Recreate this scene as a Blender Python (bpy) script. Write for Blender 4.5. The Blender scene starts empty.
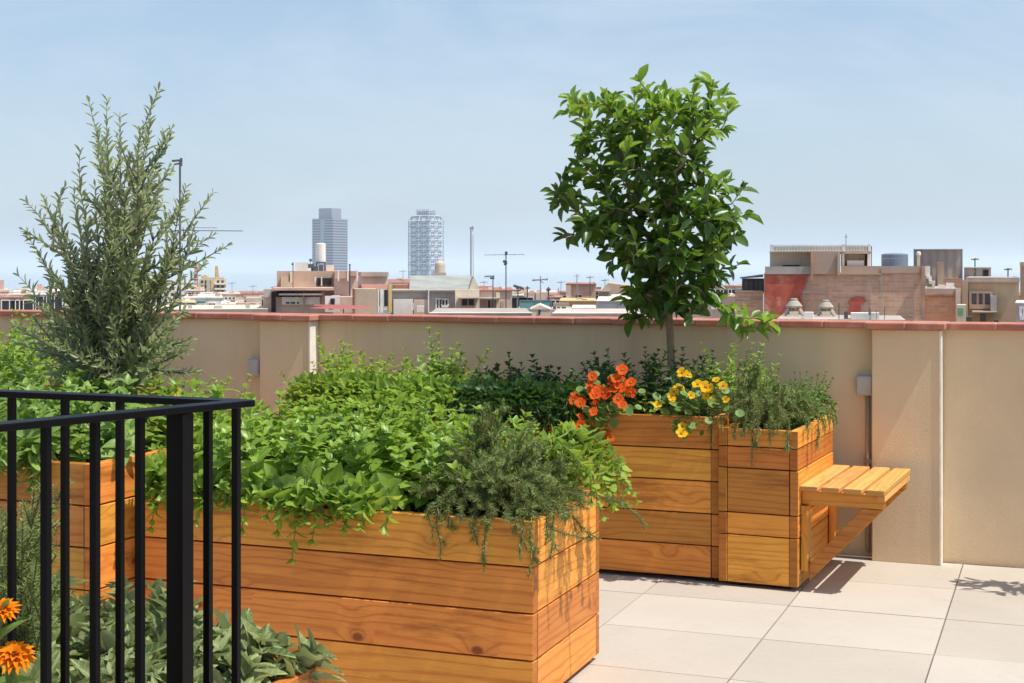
import bpy, math, random
import numpy as np
from mathutils import Vector, Matrix

random.seed(7)
rng = np.random.default_rng(7)
SC = bpy.context.scene
COL = SC.collection
R = math.radians

# ------------------------------------------------------------------ camera frame
FOC = 1422.2          # focal length in pixels of a 1024 px wide frame (50 mm)
HOR = 270.0           # pixel row of the horizon
EYE = 1.6
TH = R(21.0)
CT, ST = math.cos(TH), math.sin(TH)

def W(px, py, y):
    """point at depth y (metres along the view) seen at pixel px,py"""
    x = (px - 512.0) / FOC * y
    return Vector((x * CT - y * ST, x * ST + y * CT, EYE - (py - HOR) / FOC * y))

def Wb(px, py, b):
    """point in the vertical plane Y = b (parallel to the terrace wall)"""
    r = (px - 512.0) / FOC
    return W(px, py, b / (r * ST + CT))

SUN = Vector((0.25, -0.022, 0.5)).normalized()

# ------------------------------------------------------------------ properties
def tag(o, label=None, cat=None, group=None, kind=None):
    if label: o['label'] = label
    if cat: o['category'] = cat
    if group: o['group'] = group
    if kind: o['kind'] = kind
    return o

def thing(name, label, cat, loc=(0, 0, 0), rotz=0.0, group=None):
    o = bpy.data.objects.new(name, None)
    COL.objects.link(o)
    o.empty_display_size = 0.2
    o.location = loc
    o.rotation_euler = (0, 0, rotz)
    return tag(o, label, cat, group)

# ------------------------------------------------------------------ mesh builder
RB = random.Random(5)
class MB:
    def __init__(s):
        s.v, s.f, s.uv, s.mi, s.r, s.cur = [], [], [], [], [], (.5, .5)

    def face(s, idx, uvs=None, mi=0):
        s.f.append(tuple(idx)); s.uv.append(uvs or [(0, 0)] * len(idx)); s.mi.append(mi); s.r.append(s.cur)

    def box(s, x0, x1, y0, y1, z0, z1, grain=0, M=None, mi=0):
        o = len(s.v); s.cur = (RB.random(), RB.random())
        c = [(x0, y0, z0), (x1, y0, z0), (x1, y1, z0), (x0, y1, z0), (x0, y0, z1), (x1, y0, z1), (x1, y1, z1), (x0, y1, z1)]
        for p in c:
            s.v.append(tuple(M @ Vector(p)) if M is not None else p)
        quads = [((0, 3, 2, 1), 2), ((4, 5, 6, 7), 2), ((0, 1, 5, 4), 1), ((2, 3, 7, 6), 1), ((1, 2, 6, 5), 0), ((3, 0, 4, 7), 0)]
        for q, ax in quads:
            oth = [a for a in (0, 1, 2) if a != ax]
            if grain in oth:
                ua = grain; va = [a for a in oth if a != grain][0]
                uv = [(c[i][ua], c[i][va]) for i in q]
            else:
                uv = [(c[i][oth[0]] * 0.1, c[i][oth[1]]) for i in q]
            k_ = s.cur
            if grain not in oth: s.cur = (k_[0], k_[1] + 2.0)      # end grain
            s.face([o + i for i in q], uv, mi)
            s.cur = k_
        return s

    def prism(s, poly, ax, d0, d1, grain=0, M=None, mi=0):
        """extrude a 2D polygon (counter-clockwise) along axis ax from d0 to d1"""
        o = len(s.v); n = len(poly); s.cur = (RB.random(), RB.random())
        def mk(p, d):
            if ax == 0: q = (d, p[0], p[1])
            elif ax == 1: q = (p[0], d, p[1])
            else: q = (p[0], p[1], d)
            return q
        pts = [mk(p, d0) for p in poly] + [mk(p, d1) for p in poly]
        for q in pts: s.v.append(tuple(M @ Vector(q)) if M is not None else q)
        uvf = lambda i: (pts[i][grain], pts[i][2 if grain != 2 else (0 if ax == 1 else 1)])
        a = list(range(n))[::-1]; b = list(range(n, 2 * n))
        if ax == 1: a, b = a[::-1], b[::-1]
        s.face([o + i for i in a], [uvf(i) for i in a], mi)
        s.face([o + i for i in b], [uvf(i) for i in b], mi)
        for i in range(n):
            j = (i + 1) % n
            q = [i, j, n + j, n + i]
            if ax == 1: q = q[::-1]
            s.face([o + k for k in q], [uvf(k) for k in q], mi)
        return s

    def tube(s, pts, rad, n=6, cap=True, mi=0):
        pts = [Vector(p) for p in pts]
        if not hasattr(rad, '__len__'): rad = [rad] * len(pts)
        o = len(s.v); L = 0
        ref = Vector((0.31, 0.95, 0.05))
        for i, p in enumerate(pts):
            t = (pts[min(i + 1, len(pts) - 1)] - pts[max(i - 1, 0)])
            if t.length < 1e-9: t = Vector((0, 0, 1))
            t.normalize()
            if abs(t.dot(ref)) > 0.97: ref = Vector((1, 0, 0.1))
            u = (ref - t * t.dot(ref)).normalized(); w = t.cross(u)
            for k in range(n):
                a = 2 * math.pi * k / n
                s.v.append(tuple(p + (u * math.cos(a) + w * math.sin(a)) * rad[i]))
        for i in range(len(pts) - 1):
            for k in range(n):
                a = o + i * n + k; b = o + i * n + (k + 1) % n
                s.face((a, b, b + n, a + n), [(i * .2, k / n), (i * .2, (k + 1) / n), (i * .2 + .2, (k + 1) / n), (i * .2 + .2, k / n)], mi)
        if cap:
            s.face([o + k for k in range(n)][::-1], None, mi)
            e = o + (len(pts) - 1) * n
            s.face([e + k for k in range(n)], None, mi)
        return s

    def lathe(s, prof, cx=0, cy=0, n=20, mi=0):
        o = len(s.v)
        for r, z in prof:
            for k in range(n):
                a = 2 * math.pi * k / n
                s.v.append((cx + r * math.cos(a), cy + r * math.sin(a), z))
        for i in range(len(prof) - 1):
            for k in range(n):
                a = o + i * n + k; b = o + i * n + (k + 1) % n
                s.face((a, b, b + n, a + n), None, mi)
        s.face([o + k for k in range(n)][::-1], None, mi)
        e = o + (len(prof) - 1) * n
        s.face([e + k for k in range(n)], None, mi)
        return s

    def build(s, name, mat, parent=None, world=False, smooth=False, bevel=0.0):
        me = bpy.data.meshes.new(name)
        v = s.v
        if world and parent is not None:
            l = parent.location
            v = [(p[0] - l[0], p[1] - l[1], p[2] - l[2]) for p in v]
        me.from_pydata(v, [], s.f)
        uvl = me.uv_layers.new(name='UVMap')
        flat = [c for f in s.uv for uv in f for c in uv]
        uvl.data.foreach_set('uv', flat)
        bl = me.uv_layers.new(name='Board'); bl.data.foreach_set('uv', [c for f, r in zip(s.f, s.r) for _ in f for c in r])
        mats = mat if isinstance(mat, (list, tuple)) else [mat]
        for m in mats: me.materials.append(m)
        if len(mats) > 1: me.polygons.foreach_set('material_index', s.mi)
        if smooth: me.polygons.foreach_set('use_smooth', [True] * len(s.f))
        me.update()
        o = bpy.data.objects.new(name, me)
        COL.objects.link(o)
        if parent is not None: o.parent = parent
        if bevel:
            md = o.modifiers.new('edges', 'BEVEL'); md.width = bevel; md.segments = 2; md.limit_method = 'ANGLE'
        return o

# ------------------------------------------------------------------ leaves
def leaf_template(prof, fold=0.25, curl=0.15, wave=0.0):
    V = [(0, 0, 0)]; rows = []
    for t, w in prof:
        i = len(V)
        zc = -curl * t * t
        wv = wave * math.sin(t * 9)
        V += [(-w, t, zc + fold * w * .5 + wv), (0, t, zc), (w, t, zc + fold * w * .5 - wv)]
        rows.append(i)
    V.append((0, 1, -curl)); tip = len(V) - 1
    F = []
    r0 = rows[0]
    F += [(0, r0 + 1, r0), (0, r0 + 2, r0 + 1)]
    for a, b in zip(rows, rows[1:]):
        F += [(a, a + 1, b + 1, b), (a + 1, a + 2, b + 2, b + 1)]
    a = rows[-1]
    F += [(a, a + 1, tip), (a + 1, a + 2, tip)]
    return np.array(V, float), F

T_BROAD = leaf_template([(.14, .62), (.36, 1.0), (.62, .82), (.84, .42)], .30, .18)
T_MINT = leaf_template([(.10, .60), (.30, 1.0), (.56, .92), (.80, .55), (.93, .24)], .20, .24, .02)
T_CITRUS = leaf_template([(.15, .5), (.38, .97), (.62, .95), (.85, .5)], .36, .16, .02)
T_LANCE = leaf_template([(.14, .55), (.38, .95), (.62, 1.0), (.85, .62)], .22, .12)
T_SAGE = leaf_template([(.10, .42), (.25, .80), (.45, 1.0), (.65, .90), (.82, .58), (.94, .25)], .30, .34, .035)
T_NEEDLE = (np.array([(-.5, 0, 0), (.5, 0, 0), (1, .45, .02), (0.0, 1, -.06), (-1, .45, .02)], float), [(0, 1, 2, 3, 4)])
def disc_template(n=9):
    V = [(0, .5, -.08)] + [(math.sin(2 * math.pi * k / n), .5 - .5 * math.cos(2 * math.pi * k / n), .02 * (k % 2)) for k in range(n)]
    return np.array(V, float), [(0, 1 + (k + 1) % n, 1 + k) for k in range(n)]
T_DISC = disc_template()

class Leaves:
    def __init__(s): s.p, s.d, s.n, s.l, s.w = [], [], [], [], []
    def add(s, p, d, n, l, w):
        s.p.append(tuple(p)); s.d.append(tuple(d)); s.n.append(tuple(n)); s.l.append(l); s.w.append(w)
    def build(s, name, tmpl, mat, parent=None, kind=None):
        V, F = tmpl
        p = np.array(s.p); d = np.array(s.d); n = np.array(s.n); l = np.array(s.l)[:, None, None]; w = np.array(s.w)[:, None, None]
        if parent is not None: p = p - np.array(parent.location)[None, :]
        d /= np.linalg.norm(d, axis=1, keepdims=True) + 1e-9
        n = n - d * np.sum(n * d, axis=1, keepdims=True)
        bad = np.linalg.norm(n, axis=1) < 1e-4
        n[bad] = np.cross(d[bad], np.array([.3, .5, .8]))
        n /= np.linalg.norm(n, axis=1, keepdims=True) + 1e-9
        sd = np.cross(d, n)
        verts = p[:, None, :] + d[:, None, :] * (V[None, :, 1:2] * l) + sd[:, None, :] * (V[None, :, 0:1] * w * .5) + n[:, None, :] * (V[None, :, 2:3] * l)
        k = len(V); N = len(p)
        verts = verts.reshape(-1, 3)
        loops = np.array([i for f in F for i in f], np.int32)
        tot = np.array([len(f) for f in F], np.int32)
        st = np.concatenate([[0], np.cumsum(tot)[:-1]]).astype(np.int32)
        al = (loops[None, :] + (np.arange(N, dtype=np.int32) * k)[:, None]).reshape(-1)
        ast = (st[None, :] + (np.arange(N, dtype=np.int32) * len(loops))[:, None]).reshape(-1)
        me = bpy.data.meshes.new(name)
        me.vertices.add(len(verts)); me.vertices.foreach_set('co', verts.astype(np.float32).reshape(-1))
        me.loops.add(len(al)); me.loops.foreach_set('vertex_index', al.astype(np.int32))
        me.polygons.add(len(ast)); me.polygons.foreach_set('loop_start', ast.astype(np.int32))
        me.polygons.foreach_set('use_smooth', np.ones(len(ast), bool))
        uvl = me.uv_layers.new(name='UVMap')
        uvt = np.array([(V[i][0], V[i][1]) for i in loops], np.float32)
        uvl.data.foreach_set('uv', np.tile(uvt, (N, 1)).reshape(-1))
        me.update(calc_edges=True); me.validate()
        me.materials.append(mat)
        o = bpy.data.objects.new(name, me); COL.objects.link(o)
        if parent is not None: o.parent = parent
        if kind: o['kind'] = kind
        return o

# ------------------------------------------------------------------ node helpers
def new_mat(name):
    m = bpy.data.materials.new(name); m.use_nodes = True
    nt = m.node_tree
    return m, nt, nt.nodes['Principled BSDF'], nt.nodes['Material Output']

def N(nt, typ, **kw):
    n = nt.nodes.new(typ)
    for k, v in kw.items():
        if k in n.inputs and not hasattr(n, k): n.inputs[k].default_value = v
        else: setattr(n, k, v)
    return n

def L(nt, a, b): nt.links.new(a, b)

def ramp(nt, stops, fac=None, interp='LINEAR'):
    r = nt.nodes.new('ShaderNodeValToRGB'); cr = r.color_ramp; cr.interpolation = interp
    while len(cr.elements) < len(stops): cr.elements.new(0.5)
    for e, (p, c) in zip(cr.elements, stops):
        e.position = p; e.color = (*c, 1) if len(c) == 3 else c
    if fac is not None: L(nt, fac, r.inputs[0])
    return r

def math_n(nt, op, a, b=None, c=None):
    n = nt.nodes.new('ShaderNodeMath'); n.operation = op
    for i, x in enumerate((a, b, c)):
        if x is None: continue
        if hasattr(x, 'is_linked') or hasattr(x, 'links'): L(nt, x, n.inputs[i])
        else: n.inputs[i].default_value = x
    return n.outputs[0]

def noise(nt, vec, scale, detail=4, rough=.55, dist=0):
    n = nt.nodes.new('ShaderNodeTexNoise'); n.inputs['Scale'].default_value = scale
    n.inputs['Detail'].default_value = detail; n.inputs['Roughness'].default_value = rough; n.inputs['Distortion'].default_value = dist
    if vec is not None: L(nt, vec, n.inputs['Vector'])
    return n.outputs['Fac']

def mixc(nt, fac, a, b, blend='MIX'):
    n = nt.nodes.new('ShaderNodeMix'); n.data_type = 'RGBA'; n.blend_type = blend
    for i, x in ((0, fac), (6, a), (7, b)):
        if hasattr(x, 'links'): L(nt, x, n.inputs[i])
        elif i == 0: n.inputs[0].default_value = x
        else: n.inputs[i].default_value = (*x, 1)
    return n.outputs[2]

def bump(nt, h, strength=.3, dist=.01):
    b = nt.nodes.new('ShaderNodeBump'); b.inputs['Strength'].default_value = strength; b.inputs['Distance'].default_value = dist
    L(nt, h, b.inputs['Height']); return b.outputs['Normal']

def objco(nt): return nt.nodes.new('ShaderNodeTexCoord').outputs['Object']

def scalev(nt, vec, s):
    m = nt.nodes.new('ShaderNodeMapping'); m.inputs['Scale'].default_value = s; L(nt, vec, m.inputs['Vector']); return m.outputs[0]

def stained(name, col, var=.18, scale=3.0, rough=.85, bstr=.25, bscale=60, bdist=.004, streak=.0, dirt=None, patch_amt=.5, metallic=0.0):
    """plaster / concrete / painted metal: base colour with soft large stains, streaks running down and a fine grain"""
    m, nt, p, out = new_mat(name)
    co = objco(nt)
    n1 = noise(nt, co, scale, 6, .6)
    lo = tuple(c * (1 - var) for c in col); hi = tuple(min(1, c * (1 + var)) for c in col)
    c = ramp(nt, [(.3, lo), (.7, hi)], n1).outputs[0]
    if streak:
        n2 = noise(nt, scalev(nt, co, (scale * 2.2, scale * 2.2, scale * .18)), 1.0, 5, .65)
        f = ramp(nt, [(.5, (0, 0, 0)), (.78, (1, 1, 1))], n2).outputs[0]
        c = mixc(nt, math_n(nt, 'MULTIPLY', f, streak), c, dirt or tuple(x * .55 for x in col))
    elif dirt:
        n2 = noise(nt, co, scale * .7, 6, .7, .6)
        f = ramp(nt, [(.5, (0, 0, 0)), (.68, (1, 1, 1))], n2).outputs[0]
        c = mixc(nt, math_n(nt, 'MULTIPLY', f, patch_amt), c, dirt)
    L(nt, c, p.inputs['Base Color'])
    p.inputs['Roughness'].default_value = rough; p.inputs['Metallic'].default_value = metallic
    if bstr:
        L(nt, bump(nt, noise(nt, co, bscale, 4, .6), bstr, bdist), p.inputs['Normal'])
    return m

def leaf_mat(name, dark, light, trans_col, trans=.32, rough=.42, back=None, spec=.4, vein=.0, clump=.5):
    m, nt, p, out = new_mat(name)
    g = nt.nodes.new('ShaderNodeNewGeometry')
    co = objco(nt)
    rnd = g.outputs['Random Per Island']
    cl = noise(nt, co, 5.0, 3)
    f = math_n(nt, 'ADD', math_n(nt, 'MULTIPLY', rnd, .75), math_n(nt, 'MULTIPLY', math_n(nt, 'SUBTRACT', cl, .5), clump))
    mid = tuple((a + b) / 2 for a, b in zip(dark, light))
    c = ramp(nt, [(0, dark), (.5, mid), (.93, light), (1.0, tuple(min(1, x * 1.15 + .02) for x in light))], f).outputs[0]
    mot = noise(nt, co, 90.0, 3)
    c = mixc(nt, math_n(nt, 'MULTIPLY', mot, .35), c, tuple(x * .6 for x in dark))
    if vein:
        uv = nt.nodes.new('ShaderNodeUVMap'); sx = nt.nodes.new('ShaderNodeSeparateXYZ'); L(nt, uv.outputs[0], sx.inputs[0])
        ax = math_n(nt, 'ABSOLUTE', sx.outputs[0])
        mr = math_n(nt, 'LESS_THAN', ax, .09)
        sv = math_n(nt, 'SINE', math_n(nt, 'MULTIPLY', math_n(nt, 'SUBTRACT', sx.outputs[1], math_n(nt, 'MULTIPLY', ax, .18)), 42))
        sv = math_n(nt, 'GREATER_THAN', sv, .8)
        vf = math_n(nt, 'MINIMUM', math_n(nt, 'ADD', mr, math_n(nt, 'MULTIPLY', sv, .5)), 1)
        c = mixc(nt, math_n(nt, 'MULTIPLY', vf, vein), c, tuple(min(1, x * 1.5 + .03) for x in light))
    if back is not None:
        c = mixc(nt, math_n(nt, 'MULTIPLY', g.outputs['Backfacing'], .85), c, back)
    L(nt, c, p.inputs['Base Color'])
    p.inputs['Roughness'].default_value = rough; p.inputs['Specular IOR Level'].default_value = spec
    t = nt.nodes.new('ShaderNodeBsdfTranslucent')
    tc = mixc(nt, .6, c, trans_col)
    L(nt, tc, t.inputs['Color'])
    mx = nt.nodes.new('ShaderNodeMixShader'); mx.inputs[0].default_value = trans
    L(nt, p.outputs[0], mx.inputs[1]); L(nt, t.outputs[0], mx.inputs[2]); L(nt, mx.outputs[0], out.inputs['Surface'])
    return m

def wood_mat(name, dark, light, knot=(.10, .03, .01), tone=.30, rough=.5):
    """oiled softwood boards: growth-ring figure, knots and a tone of its own for every board"""
    m, nt, p, out = new_mat(name)
    bd = nt.nodes.new('ShaderNodeUVMap'); bd.uv_map = 'Board'; bs = nt.nodes.new('ShaderNodeSeparateXYZ'); L(nt, bd.outputs[0], bs.inputs[0]); rnd = bs.outputs[0]; endg = math_n(nt, 'GREATER_THAN', bs.outputs[1], 1.5); rnd2 = math_n(nt, 'FRACT', bs.outputs[1])
    uv = nt.nodes.new('ShaderNodeUVMap'); uv.uv_map = 'UVMap'; s = nt.nodes.new('ShaderNodeSeparateXYZ'); L(nt, uv.outputs[0], s.inputs[0])
    u = math_n(nt, 'ADD', s.outputs[0], math_n(nt, 'MULTIPLY', rnd, 37.0))
    v = math_n(nt, 'ADD', s.outputs[1], math_n(nt, 'MULTIPLY', rnd, 11.0))
    def comb(a, b, c=0.0):
        n = nt.nodes.new('ShaderNodeCombineXYZ')
        for i, x in enumerate((a, b, c)):
            if hasattr(x, 'links'): L(nt, x, n.inputs[i])
            else: n.inputs[i].default_value = x
        return n.outputs[0]
    # knots
    vor = nt.nodes.new('ShaderNodeTexVoronoi'); vor.inputs['Scale'].default_value = 1.0
    L(nt, comb(math_n(nt, 'MULTIPLY', u, 4.2), math_n(nt, 'MULTIPLY', v, 6.5), rnd), vor.inputs['Vector'])
    vd = vor.outputs['Distance']; vc = nt.nodes.new('ShaderNodeSeparateColor'); L(nt, vor.outputs['Color'], vc.inputs[0])
    has = math_n(nt, 'GREATER_THAN', vc.outputs[0], .70)
    swirl = math_n(nt, 'MULTIPLY', has, math_n(nt, 'POWER', math_n(nt, 'MAXIMUM', math_n(nt, 'SUBTRACT', 1.0, math_n(nt, 'MULTIPLY', vd, 1.9)), 0.0), 2.0))
    low = noise(nt, comb(math_n(nt, 'MULTIPLY', u, .45), math_n(nt, 'MULTIPLY', v, 5.0)), 1.0, 3, .5)
    ph = math_n(nt, 'ADD', math_n(nt, 'MULTIPLY', v, 170.0), math_n(nt, 'ADD', math_n(nt, 'MULTIPLY', low, 36.0), math_n(nt, 'MULTIPLY', swirl, 14.0)))
    ring = math_n(nt, 'MULTIPLY_ADD', math_n(nt, 'SINE', ph), .5, .5)
    ring = math_n(nt, 'POWER', ring, 5.0)
    fine = noise(nt, comb(math_n(nt, 'MULTIPLY', u, 7.0), math_n(nt, 'MULTIPLY', v, 260.0)), 1.0, 3, .6)
    blot = noise(nt, comb(math_n(nt, 'MULTIPLY', u, 3.0), math_n(nt, 'MULTIPLY', v, 9.0)), 1.0, 4, .6)
    f = math_n(nt, 'ADD', math_n(nt, 'MULTIPLY', ring, .22), math_n(nt, 'ADD', math_n(nt, 'MULTIPLY', fine, .50), math_n(nt, 'MULTIPLY', blot, .46)))
    c = ramp(nt, [(.30, light), (.60, tuple((a * .45 + b * .55) for a, b in zip(dark, light))), (.98, dark)], f).outputs[0]
    core = ramp(nt, [(.60, (0, 0, 0)), (.74, (1, 1, 1))], swirl).outputs[0]
    c = mixc(nt, math_n(nt, 'MULTIPLY', core, .85), c, knot)
    halo = math_n(nt, 'MULTIPLY', swirl, .45)
    c = mixc(nt, halo, c, tuple(x * .7 for x in dark))
    tn = nt.nodes.new('ShaderNodeHueSaturation'); L(nt, c, tn.inputs['Color'])
    L(nt, math_n(nt, 'MULTIPLY_ADD', rnd, tone * 2, 1 - tone), tn.inputs['Value'])
    L(nt, math_n(nt, 'MULTIPLY_ADD', rnd2, .024, .487), tn.inputs['Hue'])
    # dark weather stain running in blotches along the boards
    st = noise(nt, comb(math_n(nt, 'MULTIPLY', u, 1.3), math_n(nt, 'MULTIPLY', v, 8.0), 3.1), 1.0, 5, .7)
    sf = ramp(nt, [(.55, (0, 0, 0)), (.72, (1, 1, 1))], st).outputs[0]
    c = mixc(nt, math_n(nt, 'MULTIPLY', sf, .8), tn.outputs[0], tuple(x * .55 for x in dark))
    c = mixc(nt, math_n(nt, 'MULTIPLY', endg, .6), c, tuple(x * .75 for x in dark))
    L(nt, c, p.inputs['Base Color'])
    p.inputs['Roughness'].default_value = rough; p.inputs['Specular IOR Level'].default_value = .35
    L(nt, bump(nt, math_n(nt, 'ADD', fine, math_n(nt, 'MULTIPLY', ring, .5)), .25, .002), p.inputs['Normal'])
    return m

def plain(name, col, rough=.6, metallic=0.0, spec=.5):
    m, nt, p, out = new_mat(name)
    co = objco(nt)
    n1 = noise(nt, co, 12, 4)
    c = ramp(nt, [(.3, tuple(x * .88 for x in col)), (.7, tuple(min(1, x * 1.1) for x in col))], n1).outputs[0]
    L(nt, c, p.inputs['Base Color'])
    p.inputs['Roughness'].default_value = rough; p.inputs['Metallic'].default_value = metallic; p.inputs['Specular IOR Level'].default_value = spec
    return m

# ------------------------------------------------------------------ materials
M = {}
M['wood'] = wood_mat('planter_wood', (.36, .092, .010), (.78, .345, .056))
M['wood_pale'] = wood_mat('bench_wood', (.50, .21, .045), (.80, .45, .13), tone=.15)
M['soil'] = stained('soil', (.045, .03, .02), .4, 20, .95, .8, 80, .01)
M['stucco'] = stained('beige_stucco', (.74, .56, .35), .10, 1.1, .92, .6, 130, .004, streak=.75, dirt=(.53, .40, .25))
M['terracotta'] = stained('terracotta', (.44, .155, .10), .25, 6, .8, .3, 90, .003, dirt=(.60, .36, .27), patch_amt=.45)  # pale mottling paints the sun on the coping tops into the colour
M['mortar'] = stained('mortar', (.50, .34, .26), .15, 20, .9, .3)
M['black'] = plain('black_steel', (.0022, .0022, .0027), .45, 0.0, .12)
M['grey_plastic'] = plain('grey_plastic', (.45, .44, .42), .5)
M['conduit'] = plain('conduit_plastic', (.42, .32, .23), .5)
M['sunlit_side'] = plain('sunlit_side_paint', (.88, .81, .69), .6)
M['dark'] = plain('dark_recess', (.02, .017, .015), .8)
M['bark_olive'] = stained('olive_bark', (.14, .12, .095), .3, 30, .9, .6, 60, .004)
M['bark_citrus'] = stained('citrus_bark', (.20, .15, .085), .25, 25, .85, .5, 60, .003)
M['stem_green'] = plain('green_stem', (.12, .17, .045), .6)
M['stem_brown'] = plain('woody_stem', (.13, .09, .05), .75)

M['mint'] = leaf_mat('mint_leaf', (.11, .22, .022), (.43, .60, .10), (.60, .78, .09), .40, .36, vein=.18)
M['mint_dark'] = leaf_mat('pelargonium_leaf', (.028, .075, .016), (.09, .18, .034), (.16, .32, .04), .25, .45)
M['lime'] = leaf_mat('lime_leaf', (.14, .24, .024), (.44, .58, .09), (.62, .76, .08), .40, .5)
M['left_herb'] = leaf_mat('balm_leaf', (.105, .21, .04), (.40, .55, .15), (.54, .72, .10), .37, .38, vein=.2)
M['rosemary'] = leaf_mat('rosemary_needle', (.085, .145, .034), (.42, .50, .15), (.46, .58, .13), .28, .6)
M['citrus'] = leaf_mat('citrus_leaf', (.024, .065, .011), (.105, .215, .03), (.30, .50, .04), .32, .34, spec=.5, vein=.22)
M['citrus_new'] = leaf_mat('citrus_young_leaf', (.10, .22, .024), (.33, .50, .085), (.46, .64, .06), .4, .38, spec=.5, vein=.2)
M['olive'] = leaf_mat('olive_leaf', (.16, .205, .075), (.45, .50, .22), (.52, .62, .22), .34, .5, back=(.32, .36, .24))
M['sage'] = leaf_mat('sage_leaf', (.070, .110, .028), (.36, .41, .16), (.44, .52, .14), .28, .6, back=(.30, .31, .18), vein=.4)
M['nast_leaf'] = leaf_mat('nasturtium_leaf', (.09, .18, .03), (.26, .40, .10), (.4, .6, .1), .35, .5)
M['thyme'] = leaf_mat('thyme_leaf', (.065, .15, .022), (.22, .36, .07), (.3, .48, .06), .3, .5)
def petal(name, a, b):
    return leaf_mat(name, a, b, b, .35, .75, spec=.08, clump=.3)
M['petal_orange'] = petal('orange_petal', (.70, .085, .012), (.88, .17, .02))
M['petal_yellow'] = petal('yellow_petal', (.80, .42, .012), (.90, .60, .03))
M['petal_marigold'] = petal('marigold_petal', (.82, .24, .008), (.92, .38, .015))
M['throat'] = plain('flower_throat', (.35, .10, .01), .6)
M['fruit'] = plain('unripe_fruit', (.42, .5, .22), .45)
# ================================================================== THE TERRACE
WB = 8.12            # plane of the parapet wall
PB = 8.01            # front of its pilasters
TOPZ = 1.313

# tile floor: separate tiles with open joints above a grout bed
mt, nt, p, out = new_mat('floor_tile')
g = nt.nodes.new('ShaderNodeNewGeometry'); co = objco(nt)
n1 = noise(nt, co, 1.1, 6, .6); n2 = noise(nt, co, 26, 5, .6)
f = math_n(nt, 'ADD', math_n(nt, 'MULTIPLY', n1, .6), math_n(nt, 'ADD', math_n(nt, 'MULTIPLY', n2, .25), math_n(nt, 'MULTIPLY', g.outputs['Random Per Island'], .27)))
c = ramp(nt, [(.3, (.42, .365, .30)), (.75, (.515, .455, .38))], f).outputs[0]
st = ramp(nt, [(.56, (0, 0, 0)), (.72, (1, 1, 1))], noise(nt, co, 2.6, 7, .68, .8)).outputs[0]
c = mixc(nt, math_n(nt, 'MULTIPLY', st, .34), c, (.40, .33, .26))
spk = ramp(nt, [(.66, (0, 0, 0)), (.72, (1, 1, 1))], noise(nt, co, 34, 2, .5)).outputs[0]
c = mixc(nt, math_n(nt, 'MULTIPLY', spk, .3), c, (.30, .25, .2))
L(nt, c, p.inputs['Base Color']); p.inputs['Roughness'].default_value = .72; p.inputs['Specular IOR Level'].default_value = .3
L(nt, bump(nt, n2, .12, .004), p.inputs['Normal'])
M['tile'] = mt
mb = MB()
a = -0.482 - 0.717 * 12
while a < 4.4:
    b = 8.10
    first = True
    while b > -2.5:
        b1 = b; b0 = b - .65
        dz = random.uniform(-.0012, .0012)
        mb.box(a + .003, a + .714, b0 + .003, b1 - .003, -.03, dz)
        b = b0
    a += .717
tag(mb.build('terrace_floor', M['tile'], bevel=.002), kind='structure')
mb = MB(); mb.box(-12, 6, -4, 8.118, -3, -.012)
tag(mb.build('floor_slab', stained('grout', (.22, .19, .16), .2, 9, .95)), kind='structure')

# parapet wall > wall_panel, pilasters, coping, pale strips painting sun on the pilaster sides
wall = thing('parapet_wall', 'beige rendered parapet wall topped with reddish terracotta coping tiles', 'wall', (-3, WB, 0))
PIL = [(-.956, -.594), (-4.825, -4.459), (-8.69, -8.33)]
mb = MB(); mb.box(-14, 6, WB, WB + .17, 0, TOPZ - .038)
mb.build('wall_panel', M['stucco'], wall, True)
for x0, x1 in PIL:
    mb = MB(); mb.box(x0, x1, PB, WB - .002, 0, TOPZ - .039)
    o = mb.build('pilaster', M['stucco'], wall, True, bevel=.006)
    mb = MB(); mb.box(x1 - .004, x1 + .006, PB - .004, WB - .004, 0.002, TOPZ - .042)  # pale strip added over the sun-facing side, sunlight painted into its colour
    mb.build('sunlit_side_strip', M['sunlit_side'], o).location = -wall.location
cop = MB(); jo = MB()
def coping(x0, x1, front):
    n = max(1, round((x1 - x0) / .252)); w = (x1 - x0) / n
    for i in range(n):
        z = TOPZ + random.uniform(-.002, .002)
        fr = front + random.uniform(-.003, .003)
        cop.box(x0 + i * w + .003, x0 + (i + 1) * w - .003, fr, WB + .215, z - .037, z)
        jo.box(x0 + i * w - .0028, x0 + i * w + .0028, front + .002, WB + .21, TOPZ - .034, TOPZ - .004)
segs = sorted(PIL)
edges = [-14]
for x0, x1 in segs:
    coping(edges[-1], x0 - .03, WB - .042)
    coping(x0 - .03 + .001, x1 + .03, PB - .042)
    edges.append(x1 + .03 + .001)
coping(edges[-1], 6, WB - .042)
cp = cop.build('coping', M['terracotta'], wall, True, bevel=.006)
o = jo.build('mortar_joint', M['mortar'], cp); o.location = -wall.location

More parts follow.
